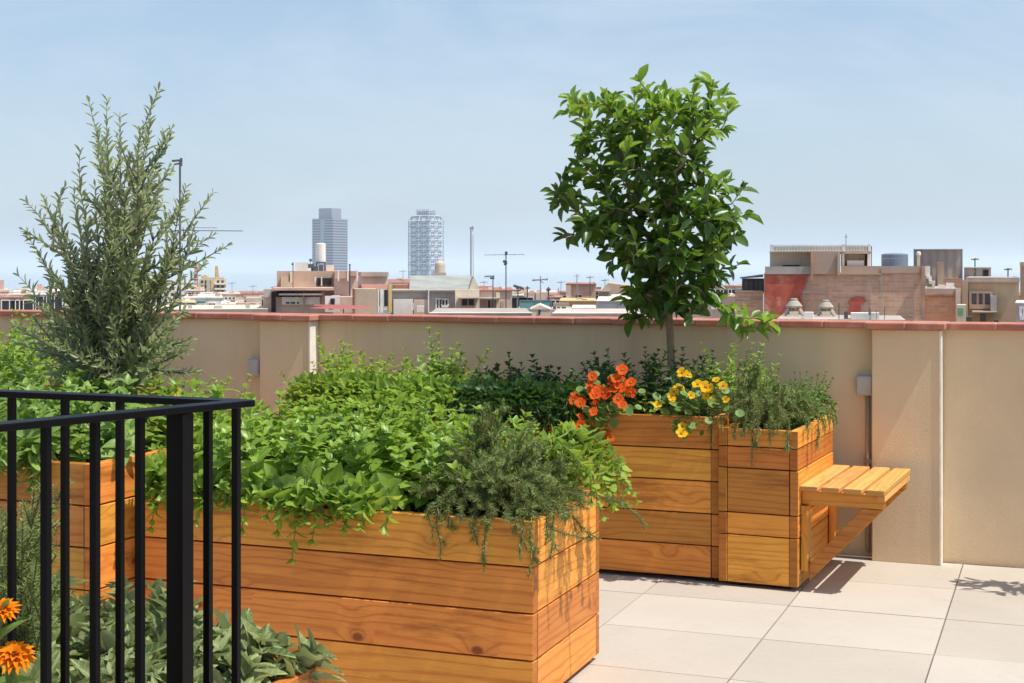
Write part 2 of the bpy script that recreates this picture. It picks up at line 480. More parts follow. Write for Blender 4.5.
# grey junction boxes beside the pilasters, with conduit
def junction(x, z, label, withpipe):
    t = thing('junction_box', label, 'junction box', (x, WB, z))
    mb = MB(); mb.box(-.045, .045, -.055, 0, -.055, .055)
    mb.build('box_body', M['grey_plastic'], t, bevel=.006)
    mb = MB(); mb.box(-.04, .04, -.062, -.054, -.05, .05)
    mb.build('lid', M['grey_plastic'], t, bevel=.003)
    if withpipe:
        mb = MB(); mb.tube([(.015, -.02, -.055), (.015, -.02, -z + .03)], .013, 10)
        mb.build('conduit', M['conduit'], t, smooth=True)
        for zz in (-.42, -.62):
            mb = MB(); mb.box(-.008, .038, -.036, 0, zz - .012, zz + .012)
            mb.build('clip', M['conduit'], t)
pj = Wb(866.5, 385, WB)
junction(pj.x - .005, pj.z, 'grey junction box with conduit left of the right pilaster', True)
pj = Wb(257.5, 367, WB)
junction(pj.x, pj.z, 'small grey junction box beside the left pilaster', False)

# ------------------------------------------------------------------ planters
TK = .042
def boards(mb, ax, lo, hi, fixed0, fixed1, zs, gap=.006):
    for z0, z1 in zip(zs, zs[1:]):
        j = random.uniform(-.0015, .0015)
        e = random.uniform(0, .002)
        if ax == 0: mb.box(lo + e, hi - e, fixed0 + j, fixed1 + j, z0 + gap / 2, z1 - gap / 2, 0)
        else: mb.box(fixed0 + j, fixed1 + j, lo + e, hi - e, z0 + gap / 2, z1 - gap / 2, 1)

def planter(label, x0, x1, y0, y1, zs, over='front', zs_side=None, rot=0, soil_drop=.05, group='wooden planter boxes', bmat='wood'):
    """board-built box; over = which pair of panels runs past the other at the corners"""
    t = thing('wooden_planter', label, 'planter', ((x0 + x1) / 2, (y0 + y1) / 2, 0), rot, group)
    hx, hy = (x1 - x0) / 2, (y1 - y0) / 2
    zs_side = zs_side or zs
    ins_f = 0 if over == 'front' else TK + .002
    ins_s = TK + .002 if over == 'front' else 0
    mb = MB(); boards(mb, 0, -hx + ins_f, hx - ins_f, -hy + (.004 if over != 'front' else 0), -hy + TK, zs); mb.build('front_panel', M[bmat], t, bevel=.003)
    mb = MB(); boards(mb, 0, -hx + ins_f, hx - ins_f, hy - TK, hy, zs); mb.build('back_panel', M[bmat], t, bevel=.003)
    for sx in (-1, 1):
        mb = MB(); boards(mb, 1, -hy + ins_s, hy - ins_s, sx * hx - (TK if sx > 0 else 0), sx * hx + (0 if sx > 0 else TK), zs_side)
        mb.build('side_panel', M[bmat], t, bevel=.003)
    mb = MB()
    n = 10
    xs = np.linspace(-hx + TK + .002, hx - TK - .002, n); ys = np.linspace(-hy + TK + .002, hy - TK - .002, n)
    o = 0
    for yy in ys:
        for xx in xs: mb.v.append((xx, yy, zs[-1] - soil_drop + random.uniform(-.02, .02)))
    for j in range(n - 1):
        for i in range(n - 1): mb.face((j * n + i, j * n + i + 1, (j + 1) * n + i + 1, (j + 1) * n + i))
    mb.build('soil', M['soil'], t, smooth=True)
    mb = MB()
    for sx in (-1, 1):
        for sy in (-1, 1):
            mb.box(sx * (hx - .09) - .04, sx * (hx - .09) + .04, sy * (hy - .09) - .04, sy * (hy - .09) + .04, 0.0015, zs[0] + .001)
    mb.box(-hx + .05, hx - .05, -hy + .05, hy - .05, zs[0] + .0015, zs[0] + .02)
    mb.build('base', M['dark'], t)
    return t

def stack(z0, hs):
    z = [z0]
    for h in hs: z.append(z[-1] + h)
    return z

zf = stack(.022, [.168, .170, .168, .168])
planter('long wooden planter in front, overflowing with mint and trailing rosemary', -3.43, -1.76, 4.805, 5.59, zf, 'front')
za = stack(.025, [.165, .164, .166, .163, .167])
planter('tall five board planter by the wall holding the citrus tree', -3.0, -1.61, 7.140, 7.98, za, 'side')
zb = stack(.022, [.243, .112, .225, .108, .092])
zbs = stack(.022, [.130, .113, .112, .115, .110, .108, .092])
PBX = (-1.585, -1.180, 7.100, 7.965)
pb = planter('planter with the bench fixed to its right side', *PBX, zb, 'side', zb, rot=R(-3))
zl = stack(.022, [.165, .164, .166, .163, .167])
planter('planter at the left holding the olive tree, behind the black railing', -5.4, -3.50, 4.574, 6.0, zl, 'side')
planter('planter against the wall holding pale green herbs, behind the mint', -4.16, -3.04, 7.14, 7.95, za, 'side')
planter('planter along the wall at far left, behind the olive tree', -7.4, -5.2, 6.6, 7.7, zl, 'side')
zs_ = stack(.02, [.16, .16, .16])
planter('low planter of sage in the foreground, mostly below the photo edge', -3.1, -1.925, 2.80, 3.50, zs_, 'front', rot=0)
planter('planter of orange marigolds at the lower left, inside the railing', -2.3, -1.66, 1.66, 2.10, stack(.02, [.17, .17, .17, .17]), 'front')

# ------------------------------------------------------------------ fold-out bench
BX0 = PBX[1] + .003
bench = thing('slatted_bench', 'small slatted wooden bench bracketed to the side of a planter', 'bench', (BX0, 7.53, 0))
bz = .528; bw = .414; by0, by1 = 7.12, 7.965
sw = .0885; gp = (bw - 4 * sw) / 3
for i in range(4):
    mb = MB(); x = BX0 + i * (sw + gp)
    mb.box(x, x + sw, by0 + random.uniform(-.004, .004), by1, bz - .025, bz, 1)
    mb.build('seat_slat', M['wood_pale'], bench, True, bevel=.004)
for yb in (by0 + .05, by1 - .11):
    y0, y1 = yb, yb + .045
    br = MB(); br.box(BX0 + .001, BX0 + .405, y0, y1, bz - .028 - .072, bz - .0295, 0)
    o = br.build('bracket_arm', M['wood'], bench, True, bevel=.003)
    br = MB(); br.box(BX0 + .001, BX0 + .034, y0 - .022, y1 + .022, .10, bz - .103, 2)
    br.build('wall_batten', M['wood'], bench, True, bevel=.003)
    br = MB()
    br.prism([(BX0 + .036, .135), (BX0 + .036, .045), (BX0 + .395, bz - .103), (BX0 + .295, bz - .103)], 1, y0 + .004, y1 - .004, 0)
    br.build('brace', M['wood'], bench, True, bevel=.003)
br = MB(); br.box(BX0 + .375, BX0 + .412, by0 + .02, by1 - .02, bz - .058, bz - .0295, 1)
br.build('edge_rail', M['wood_pale'], bench, True)

pc = Vector(((PBX[0] + PBX[1]) / 2, (PBX[2] + PBX[3]) / 2, 0)); Rm = Matrix.Rotation(R(-3), 3, 'Z')
bench.location = pc + Rm @ (Vector(bench.location) - pc); bench.rotation_euler = (0, 0, R(-3))
# ------------------------------------------------------------------ black railing
cor = Vector((-1.3825, 2.254, 0)); ZR = 1.362
dB = Vector((-.146, -.484, 0)).normalized()
dA = Vector((-1, .02, 0)).normalized()
rail = thing('metal_railing', 'black steel railing with thin upright bars meeting in a corner', 'railing', (cor.x, cor.y, 0))
def flatbar(mb, p0, d, l0, l1, w, z0, z1):
    n = Vector((-d.y, d.x, 0))
    poly = [p0 + d * l0 - n * w / 2, p0 + d * l1 - n * w / 2, p0 + d * l1 + n * w / 2, p0 + d * l0 + n * w / 2]
    mb.prism([(q.x, q.y) for q in poly], 2, z0, z1)
for d, s0, s1 in ((dA, .0, 3.0), (dB, .0, 1.5)):
    dz = 0 if d is dA else .0015
    mb = MB(); flatbar(mb, cor, d, s0, s1, .042, ZR - .012 + dz, ZR + dz); mb.build('top_rail', M['black'], rail, True, bevel=.002)
    mb = MB(); flatbar(mb, cor, d, s0, s1, .036, .11 + dz, .122 + dz); mb.build('bottom_rail', M['black'], rail, True)
def bar(p, r, name='baluster', z0=.122, sq=True):
    mb = MB()
    n = 4 if sq else 8
    mb.box(p.x - r, p.x + r, p.y - r, p.y + r, z0, ZR - .012)
    mb.build(name, M['black'], rail, True)
def along(px, d):
    """distance along the rail from the corner at which image column px falls"""
    r = (px - 512) / FOC
    # (cor + s d): Xc - r*Yc = 0
    f = lambda q: (q.x * CT + q.y * ST) - r * (-q.x * ST + q.y * CT)
    return -f(cor) / f(d) if abs(f(d)) > 1e-9 else 0
stepA = along(65, dA) - along(120, dA)
s = along(120, dA) - 2 * stepA
while s < 3.0:
    if s > .01: bar(cor + dA * s, .0062)
    s += stepA
for px in (208, 140, 95, 46): bar(cor + dB * along(px, dB), .0062)
s = along(46, dB); st_ = s - along(95, dB)
for k in range(1, 7): bar(cor + dB * (s + k * st_), .0062)
sp = along(180, dB)
bar(cor + dB * sp, .0165, 'post', .001)
mb = MB(); q = cor + dB * sp; mb.box(q.x - .05, q.x + .05, q.y - .05, q.y + .05, .0005, .009); mb.build('base_plate', M['black'], rail, True)
q = cor + dA * 2.6
bar(q, .021, 'post', .001)
from mathutils import noise as bnoise
# ================================================================== PLANTS
UP = Vector((0, 0, 1))
def rv(s=1.0): return Vector((random.gauss(0, s), random.gauss(0, s), random.gauss(0, s)))
def perp(d):
    a = Vector((.3, .8, .5)); u = d.cross(a)
    if u.length < .1: u = d.cross(Vector((1, 0, 0)))
    return u.normalized()
def rot_about(v, axis, ang): return Matrix.Rotation(ang, 3, axis) @ v

def shoot(p, d, length, n=8, grav=0.0, wob=.12, up=0.0):
    pts = [Vector(p)]; d = Vector(d).normalized()
    st = length / n
    for i in range(n):
        d = (d + rv(wob / math.sqrt(n)) + Vector((0, 0, -grav / n + up / n))).normalized()
        pts.append(pts[-1] + d * st)
    return pts

def along_pts(pts, step, start=0.0):
    out = []; acc = 0; nxt = start
    for a, b in zip(pts, pts[1:]):
        l = (b - a).length; d = (b - a) / l
        while nxt <= acc + l:
            out.append((a + d * (nxt - acc), d, nxt)); nxt += step
        acc += l
    return out, acc

def leafy_stem(Lv, pts, gap, ll, lw, start=.2, pairs=2, elev=.35, tip=True, droop=.15, phase=None, size=None):
    ns, tot = along_pts(pts, gap, start * gap * 4)
    ph = random.uniform(0, 6.28) if phase is None else phase
    for k, (p, d, s) in enumerate(ns):
        t = s / tot
        sc = (size(t) if size else (.65 + .5 * math.sin(math.pi * min(1, t * 1.05)))) * random.uniform(.8, 1.15)
        if t > .9: sc *= .62
        u = perp(d)
        for j in range(pairs):
            az = ph + k * (math.pi / 2 if pairs == 2 else 2.4) + j * 2 * math.pi / pairs + random.gauss(0, .25)
            o = rot_about(u, d, az)
            e = elev + (t ** 3) * .7 + random.gauss(0, .15)
            ld = (o * math.cos(e) + d * math.sin(e) + Vector((0, 0, -droop))).normalized()
            nn = (d * math.cos(e) - o * math.sin(e)) + UP * .4 + rv(.18)
            Lv.add(p, ld, nn, ll * sc, lw * sc)
    if tip:
        p, d = pts[-1], (pts[-1] - pts[-2]).normalized()
        u = perp(d)
        for j in range(4):
            o = rot_about(u, d, ph + j * 1.57)
            ld = (o * .7 + d * .8).normalized()
            Lv.add(p, ld, d - o * .6 + rv(.1), ll * .5, lw * .5)

def bed(name, label, cat, region, z, n, hr, mat, ll, lw, gap, lean=.35, grav=.15, edge=None, edge_lean=.9, tmpl=T_MINT, stem='stem_green',
        group=None, centre_lean=.25, elev=.35, pairs=2, hfun=None, part='foliage', droop=.15, extra=None, stem_r=.0022, rnd_w=.12):
    """a spreading herb: many leafy stems rising from the soil of region (x0,x1,y0,y1), leaning outwards near the edges"""
    x0, x1, y0, y1 = region
    cx, cy = (x0 + x1) / 2, (y0 + y1) / 2
    t = thing(name, label, cat, (cx, cy, z), group=group)
    Lv = Leaves(); sm = MB()
    for i in range(n):
        x = random.uniform(x0, x1); y = random.uniform(y0, y1)
        ox = (x - cx) / max(.01, (x1 - x0) / 2); oy = (y - cy) / max(.01, (y1 - y0) / 2)
        d = Vector((ox * centre_lean + random.gauss(0, lean), oy * centre_lean + random.gauss(0, lean), 1))
        h = random.uniform(*hr)
        if hfun: h *= hfun(x, y)
        pts = shoot((x, y, z - .02), d, h, 7, grav, rnd_w)
        sm.tube(pts, [stem_r * (1 - .6 * k / 7) for k in range(8)], 5)
        k_ = random.uniform(.72, 1.3)
        leafy_stem(Lv, pts, gap * (.6 + .4 * k_), ll * k_, lw * k_, pairs=pairs, elev=elev, droop=droop)
    for pts in (extra or []):
        sm.tube(pts, stem_r, 5); leafy_stem(Lv, pts, gap, ll, lw, pairs=pairs, elev=elev, droop=droop)
    Lv.build(part, tmpl, M[mat], t)
    sm.build('stems', M[stem], t, True)
    return t

ZS = zf[-1] - .05
def overhang(x0, x1, yfront, ztop, n, out=(.04, .12), drop=(.02, .12), back=.12):
    r = []
    for i in range(n):
        x = random.uniform(x0, x1); o = random.uniform(*out); dz = random.uniform(*drop)
        p0 = Vector((x + random.gauss(0, .03), yfront + back + random.uniform(0, .1), ztop - .05))
        h = random.uniform(.06, .16)
        r.append([p0, p0 + Vector((0, -back * .5, h)), Vector((x, yfront - o * .3, ztop + h * .8)), Vector((x + random.gauss(0, .02), yfront - o, ztop + h * .35)), Vector((x + random.gauss(0, .02), yfront - o - .015, ztop - dz))])
    return r
# --- mint filling the long planter
ex = []
ex += overhang(-3.38, -2.4, 4.80, zf[-1], 46, (.02, .07), (-.06, .05))
for px, py, hang in ((300, 512, .20), (285, 505, .10), (320, 508, .12), (352, 506, .07), (392, 508, .06), (205, 500, .08), (160, 500, .12), (250, 503, .1)):
    q = Wb(px, py, 4.80); q.z = zf[-1] + .01
    pts = [Vector((q.x, 4.93, ZS)), Vector((q.x, 4.86, ZS + .14)), Vector((q.x - .01, 4.79, ZS + .14)), Vector((q.x, 4.755, ZS + .08)), Vector((q.x + .01, 4.745, ZS + .06 - hang * .5)), Vector((q.x, 4.74, ZS + .06 - hang))]
    ex.append(pts)
def hmint(x, y):
    m = math.exp(-((x + 2.95) / .33) ** 2) * .22 + math.exp(-((x + 2.42) / .22) ** 2) * .26
    return .76 + m * 1.35 + .16 * math.sin(x * 6.1 + 1) * math.sin(y * 8 + x * 2) + (.10 if y > 5.15 else 0)
bed('mint_plant', 'bright green mint filling the left of the long front planter', 'mint', (-3.36, -2.62, 4.87, 5.5), ZS, 190, (.25, .43), 'mint', .072, .045, .038, .22, .12, hfun=hmint, extra=ex, group='mint plants in the front planter', centre_lean=.2)
bed('mint_plant', 'taller mint in the middle of the front planter, behind the rosemary', 'mint', (-2.62, -2.02, 4.95, 5.53), ZS, 120, (.22, .40), 'mint', .068, .042, .038, .25, .15, hfun=hmint, group='mint plants in the front planter', centre_lean=.15)
# basil mint leaning out over the right-hand end
ex = []
for k in range(13):
    y = random.uniform(5.05, 5.56)
    d = random.uniform(.06, .30)
    p0 = Vector((-1.95, y, ZS))
    out_ = random.uniform(.06, .17)
    ex.append([p0, p0 + Vector((.08, 0, .2 + d * .3)), p0 + Vector((.18, .01, .24 + d * .3)), p0 + Vector((.19 + out_, .02, .19)), p0 + Vector((.21 + out_, .02, .15 - d * .2)), p0 + Vector((.22 + out_ + random.uniform(-.02, .03), .03, .12 - d * .3))])
bed('balm_plant', 'pale green lemon balm leaning over the right end of the planter', 'lemon balm', (-2.05, -1.82, 5.18, 5.55), ZS, 34, (.2, .36), 'lime', .056, .036, .032, .25, .3, extra=ex, centre_lean=.3)

# --- rosemary
def rosemary(label, origin, stems, gap=.0046, nl=.023, nw=.0033, group=None, mat='rosemary', sr=.003, name='rosemary_plant', per=3):
    t = thing(name, label, 'rosemary', origin, group=group)
    Lv = Leaves(); sm = MB()
    for pts in stems:
        n = len(pts)
        sm.tube(pts, [sr * (1 - .65 * k / n) for k in range(n)], 5)
        ns, tot = along_pts(pts, gap, .02)
        ph = random.uniform(0, 6.28)
        for k, (p, d, s) in enumerate(ns):
            u = perp(d); t_ = s / tot
            f = min(1, t_ * 4 + .35) * (1 if t_ < .85 else 1.1 - (t_ - .85) * 3.5)
            for j in range(per):
                o = rot_about(u, d, ph + k * 1.1 + j * 6.283 / per + random.gauss(0, .3))
                e = random.uniform(.35, .95)
                ld = o * math.cos(e) + d * math.sin(e)
                Lv.add(p, ld, d * .8 - o * .3 + UP * .4 + rv(.2), nl * f * random.uniform(.75, 1.2), nw)
    Lv.build('foliage', T_NEEDLE, M[mat], t)
    sm.build('branches', M['stem_brown'], t, True)
    return t

def branchy(pts, nside, lr, sideang=.6, grav=.2, lo=.25):
    """a main stem and its side shoots"""
    out_ = [pts]
    ns, tot = along_pts(pts, .01)
    for k in range(nside):
        p, d, s = ns[int(random.uniform(lo, .95) * (len(ns) - 1))]
        o = rot_about(perp(d), d, random.uniform(0, 6.28))
        l = random.uniform(*lr) * (1.15 - s / tot * .7)
        out_.append(shoot(p, d * math.cos(sideang) + o * math.sin(sideang) + UP * .15, l, 6, grav, .15))
    return out_

st_ = []
c0 = Vector((-2.05, 5.02, ZS))
for px, py, b in ((487, 405, 5.05), (498, 425, 5.12), (470, 432, 4.98), (452, 452, 4.95), (440, 470, 4.9), (528, 440, 5.0), (548, 455, 4.98), (570, 470, 5.02), (590, 490, 5.05), (430, 492, 4.82), (512, 455, 4.86), (460, 470, 4.84), (545, 480, 4.84), (500, 470, 4.8), (520, 490, 4.78), (480, 490, 4.78), (575, 500, 5.0)):
    tip = Wb(px, py, b)
    for rep in range(4):
        tp = tip + rv(.035)
        base = c0 + Vector((random.uniform(-.12, .12), random.uniform(-.1, .1), 0))
        mid = base.lerp(tp, .5) + Vector((0, 0, .06)) + rv(.02)
        pts = [base, base.lerp(mid, .5) + UP * .03, mid, mid.lerp(tp, .5) + UP * .015, tp]
        st_ += branchy(pts, 7, (.06, .15), .65, .1)
# trailing shoots over the front edge and the right corner
for px, py, b in ((440, 560, 4.755), (432, 540, 4.75), (452, 530, 4.76), (484, 572, 4.76), (478, 545, 4.77), (490, 530, 4.75), (521, 560, 4.76), (528, 578, 4.77), (516, 535, 4.75), (545, 545, 4.79), (550, 560, 4.80), (505, 520, 4.75), (465, 520, 4.75), (600, 540, 5.1), (565, 525, 4.82)):
    tip = Wb(px, py, b)
    base = c0 + Vector((random.uniform(-.15, .2), random.uniform(-.1, 0), 0))
    over = Vector((tip.x + (-.02 if px < 480 else .01), max(4.775, b + .02), zf[-1] + .035))
    if b > 5: over = Vector((-1.77, b - .02, zf[-1] + .04))
    m1 = base.lerp(over, .6) + UP * .11
    pts = [base, m1, over, over.lerp(tip, .35) + Vector((0, -.015, 0)), over.lerp(tip, .7) + rv(.008), tip]
    st_ += branchy(pts, 8, (.04, .10), .5, .5, .45)
# one long arching shoot to the right
tip = Wb(648, 527, 5.2); base = c0 + Vector((.15, .05, .05))
pts = [base, base + Vector((.15, .03, .16)), Vector((-1.74, 5.12, zf[-1] + .07)), base.lerp(tip, .8) + UP * .08, tip]
st_ += branchy(pts, 8, (.05, .12), .45, .3)
tip = Wb(592, 541, 4.95)
st_ += branchy([base, Vector((-1.80, 4.95, zf[-1] + .05)), Vector((-1.735, 4.93, zf[-1] - .05)), tip], 3, (.04, .07), .5, .3)
rosemary('grey green rosemary trailing over the right front corner of the planter', c0, st_)

# rosemary on the bench planter
ZB = zb[-1] - .05
st_ = []
c1 = Vector((-1.45, 7.35, ZB))
for px, py, b in ((735, 385, 7.2), (745, 372, 7.4), (760, 368, 7.5), (775, 385, 7.3), (790, 395, 7.25), (760, 405, 7.15), (730, 410, 7.12), (800, 410, 7.3), (780, 415, 7.15), (725, 395, 7.2), (810, 400, 7.4), (750, 420, 7.1)):
    tip = Wb(px, py, b)
    for rep in range(2):
        tp = tip + rv(.03); base = c1 + Vector((random.uniform(-.12, .12), random.uniform(-.1, .1), 0))
        mid = base.lerp(tp, .5) + UP * .05 + rv(.02)
        st_ += branchy([base, mid, mid.lerp(tp, .5) + UP * .02, tp], 6, (.07, .16), .6, .1)
for px, py, b in ((752, 468, 7.06), (757, 450, 7.05), (770, 448, 7.05), (788, 452, 7.06), (735, 440, 7.05), (745, 438, 7.05), (818, 450, 7.3), (808, 440, 7.2), (830, 425, 7.5), (778, 435, 7.05), (722, 430, 7.05), (712, 446, 7.08)):
    tip = Wb(px, py, b); base = c1 + Vector((random.uniform(-.12, .15), random.uniform(-.12, 0), 0))
    over = Vector((tip.x, b + .015, zb[-1] + .05))
    st_ += branchy([base, base.lerp(over, .6) + UP * .13, over, over.lerp(tip, .4) + Vector((0, -.01, 0)), tip], 7, (.04, .10), .5, .5, .45)
rosemary('rosemary hanging over the front of the bench planter', c1, st_, gap=.006, nl=.024, nw=.0034)
ex = []
for k in range(9):
    y = random.uniform(7.3, 7.9); p0 = Vector((-1.32, y, ZB))
    ex.append([p0, p0 + Vector((.06, 0, .14)), p0 + Vector((.13, 0, .17)), p0 + Vector((.18, 0, .12)), p0 + Vector((.20, 0, random.uniform(-.02, .06)))])
bed('thyme_plant', 'fresh green thyme bush at the back of the bench planter', 'thyme', (-1.55, -1.25, 7.45, 7.9), ZB, 110, (.18, .34), 'thyme', .030, .014, .020, .35, .2, tmpl=T_BROAD, extra=ex, centre_lean=.35)
bed('basil_plant', 'tall bright herb rising beside the citrus trunk', 'herb', (-1.72, -1.52, 7.5, 7.85), za[-1] - .05, 30, (.22, .44), 'mint', .045, .02, .03, .2, .05, tmpl=T_BROAD)

def ax_(px, b=7.5): return Wb(px, 400, b).x
def bumps(lst, base=.55):
    L_ = [(ax_(px), wd, am) for px, wd, am in lst]
    return lambda x, y: base + sum(am * math.exp(-((x - c_) / wd) ** 2) for c_, wd, am in L_)
# --- dark pelargonium etc along the wall
ZW = za[-1] - .05
bed('pelargonium_plant', 'dense dark green bush behind the rosemary, in front of the wall', 'shrub', (-3.0, -2.48, 7.25, 7.75), ZW, 150, (.18, .36), 'mint_dark', .048, .036, .028, .3, .15, hfun=bumps([(494, .09, .45), (462, .05, .25), (535, .07, .40)]), pairs=2, centre_lean=.35, tmpl=T_BROAD, extra=overhang(-3.08, -2.36, 7.14, za[-1], 120, (.03, .13), (-.05, .16)))
bed('pepper_mint_plant', 'dark mint around the foot of the citrus trunk', 'mint', (-2.4, -1.75, 7.25, 7.8), ZW, 90, (.18, .40), 'mint_dark', .052, .024, .03, .25, .1, tmpl=T_BROAD, centre_lean=.2, extra=overhang(-2.8, -2.3, 7.14, za[-1], 26, (.03, .1), (-.02, .1)))
bed('leafy_shrub', 'yellowish green shrub just right of the left pilaster', 'shrub', (-4.05, -3.68, 7.25, 7.8), ZW, 60, (.20, .40), 'lime', .056, .030, .030, .25, .1, hfun=bumps([(352, .12, .55), (325, .08, .15)]), tmpl=T_BROAD, extra=overhang(-4.1, -3.65, 7.14, za[-1], 50, (.03, .12), (-.02, .17)))
bed('oregano_plant', 'mid green herb with a tall leafy spike against the wall', 'herb', (-3.66, -3.08, 7.25, 7.8), ZW, 90, (.20, .42), 'mint', .058, .034, .034, .22, .1, hfun=bumps([(376, .09, .50), (404, .06, .25), (437, .07, .45)]), tmpl=T_BROAD,
    extra=overhang(-3.68, -3.02, 7.14, za[-1], 95, (.03, .13), (-.02, .18)) + [shoot(Wb(437, 425, 7.5), (0, 0, 1), .55, 8, 0, .05), shoot(Wb(440, 425, 7.52), (.02, 0, 1), .52, 8, 0, .05), shoot(Wb(447, 425, 7.55), (.08, 0, 1), .40, 8, 0, .05), shoot(Wb(400, 425, 7.5), (0, 0, 1), .34, 8, 0, .05), shoot(Wb(370, 425, 7.5), (0, 0, 1), .38, 8, 0, .05)])

# --- left planter: balm below the olive, shrubs behind
ZLf = zl[-1] - .05
bed('balm_plant', 'pale leafy balm at the foot of the olive tree', 'lemon balm', (-4.5, -3.58, 4.65, 5.35), ZLf, 135, (.16, .38), 'left_herb', .085, .045, .042, .28, .2, centre_lean=.25, extra=overhang(-4.5, -3.55, 4.574, zl[-1], 44, (.02, .08), (-.03, .10)))
bed('balm_plant', 'leafy balm at the far left edge behind the railing', 'lemon balm', (-5.35, -4.5, 4.65, 5.5), ZLf, 110, (.2, .44), 'left_herb', .085, .046, .042, .28, .2, centre_lean=.2, extra=overhang(-5.35, -4.5, 4.574, zl[-1], 30, (.02, .08), (-.04, .06)))
bed('leafy_shrub', 'green shrub left of the olive tree, reaching above the wall', 'shrub', (-6.9, -5.45, 6.7, 7.3), ZLf, 140, (.3, .58), 'mint', .06, .026, .036, .2, .1, tmpl=T_BROAD)
bed('mint_plant', 'mint growing right behind the olive tree', 'mint', (-4.5, -3.7, 5.3, 5.9), ZLf, 90, (.18, .36), 'mint', .06, .03, .036, .25, .1, centre_lean=.3)
ex = []
p0 = Wb(246, 425, 5.9)
bed('leafy_seedling', 'single broad leaved stem standing behind the railing corner', 'seedling', (p0.x - .05, p0.x + .05, 5.45, 5.52), ZS, 5, (.42, .50), 'mint', .095, .05, .045, .06, .0, tmpl=T_BROAD, droop=.35)

# --- sage in the low planter
ZG_ = zs_[-1] - .05
def hsage(x, y):
    return .36 + .24 * max(0, min(1, (-2.05 - x) / .3))
bed('sage_plant', 'purple tinged sage filling the low foreground planter', 'sage', (-2.85, -1.97, 2.93, 3.46), ZG_, 140, (.2, .44), 'sage', .105, .046, .036, .28, .1, tmpl=T_SAGE, elev=.75, pairs=2, droop=.05, centre_lean=.3, hfun=hsage, stem='stem_brown')
st_ = []
for k in range(64):
    b = random.uniform(2.9, 3.3)
    base = Wb(random.uniform(-5, 35), 660, b)
    tip = Wb(random.uniform(-15, 62), random.uniform(478, 600), b + random.uniform(-.15, .15))
    base.z = ZG_
    mid = base.lerp(tip, .5) + Vector((0, 0, .05)) + rv(.02)
    st_ += branchy([base, mid, tip], 6, (.08, .18), .5, .05)
rosemary('bushy upright rosemary at the left edge behind the railing', Vector((-3.2, 3.4, ZG_)), st_, gap=.006, nl=.022, nw=.003)

# --- marigolds
zm = .70
mg = thing('marigold_plant', 'orange marigolds with pale green leaves at the lower left corner', 'marigold', (-1.9, 1.9, zm - .05))
Lv = Leaves(); sm = MB()
heads = [(W(14, 657, 2.40), .036), (W(3, 611, 2.50), .028), (W(-32, 640, 2.45), .03)]
for q, r in heads:
    base = Vector((q.x - .05 + random.gauss(0, .02), min(2.05, q.y - .02), zm - .05))
    pts = [base, base.lerp(q, .5) + rv(.015), q]
    sm.tube(pts, .0028, 6); leafy_stem(Lv, pts, .03, .08, .026, pairs=1, elev=.5, tip=False)
for k in range(16):
    base = Vector((random.uniform(-2.15, -1.72), random.uniform(1.75, 2.05), zm - .05))
    pts = shoot(base, (random.gauss(0, .2), random.gauss(.1, .2), 1), random.uniform(.2, .36), 6, .1, .1)
    sm.tube(pts, .0025, 5); leafy_stem(Lv, pts, .028, .09, .03, pairs=1, elev=.5)
Lv.build('foliage', T_BROAD, M['nast_leaf'], mg); sm.build('stems', M['stem_green'], mg, True)
for i, (q, r) in enumerate(heads):
    P_ = Leaves()
    ax = (Vector((.25, -.35, .8)) + rv(.1)).normalized(); u = perp(ax)
    for ring, (nn, rr, el) in enumerate(((19, 1.0, .05), (16, .86, .25), (12, .62, .55), (9, .34, 1.0))):
        for k in range(nn):
            o = rot_about(u, ax, k * 6.283 / nn + ring * .15 + random.gauss(0, .05))
            P_.add(q + ax * .003 * ring + o * .004, o * math.cos(el) + ax * math.sin(el), ax * math.cos(el) - o * math.sin(el) + rv(.06), r * rr * random.uniform(.9, 1.1), r * .34)
    P_.build('flower', T_BROAD, M['petal_marigold'], mg)

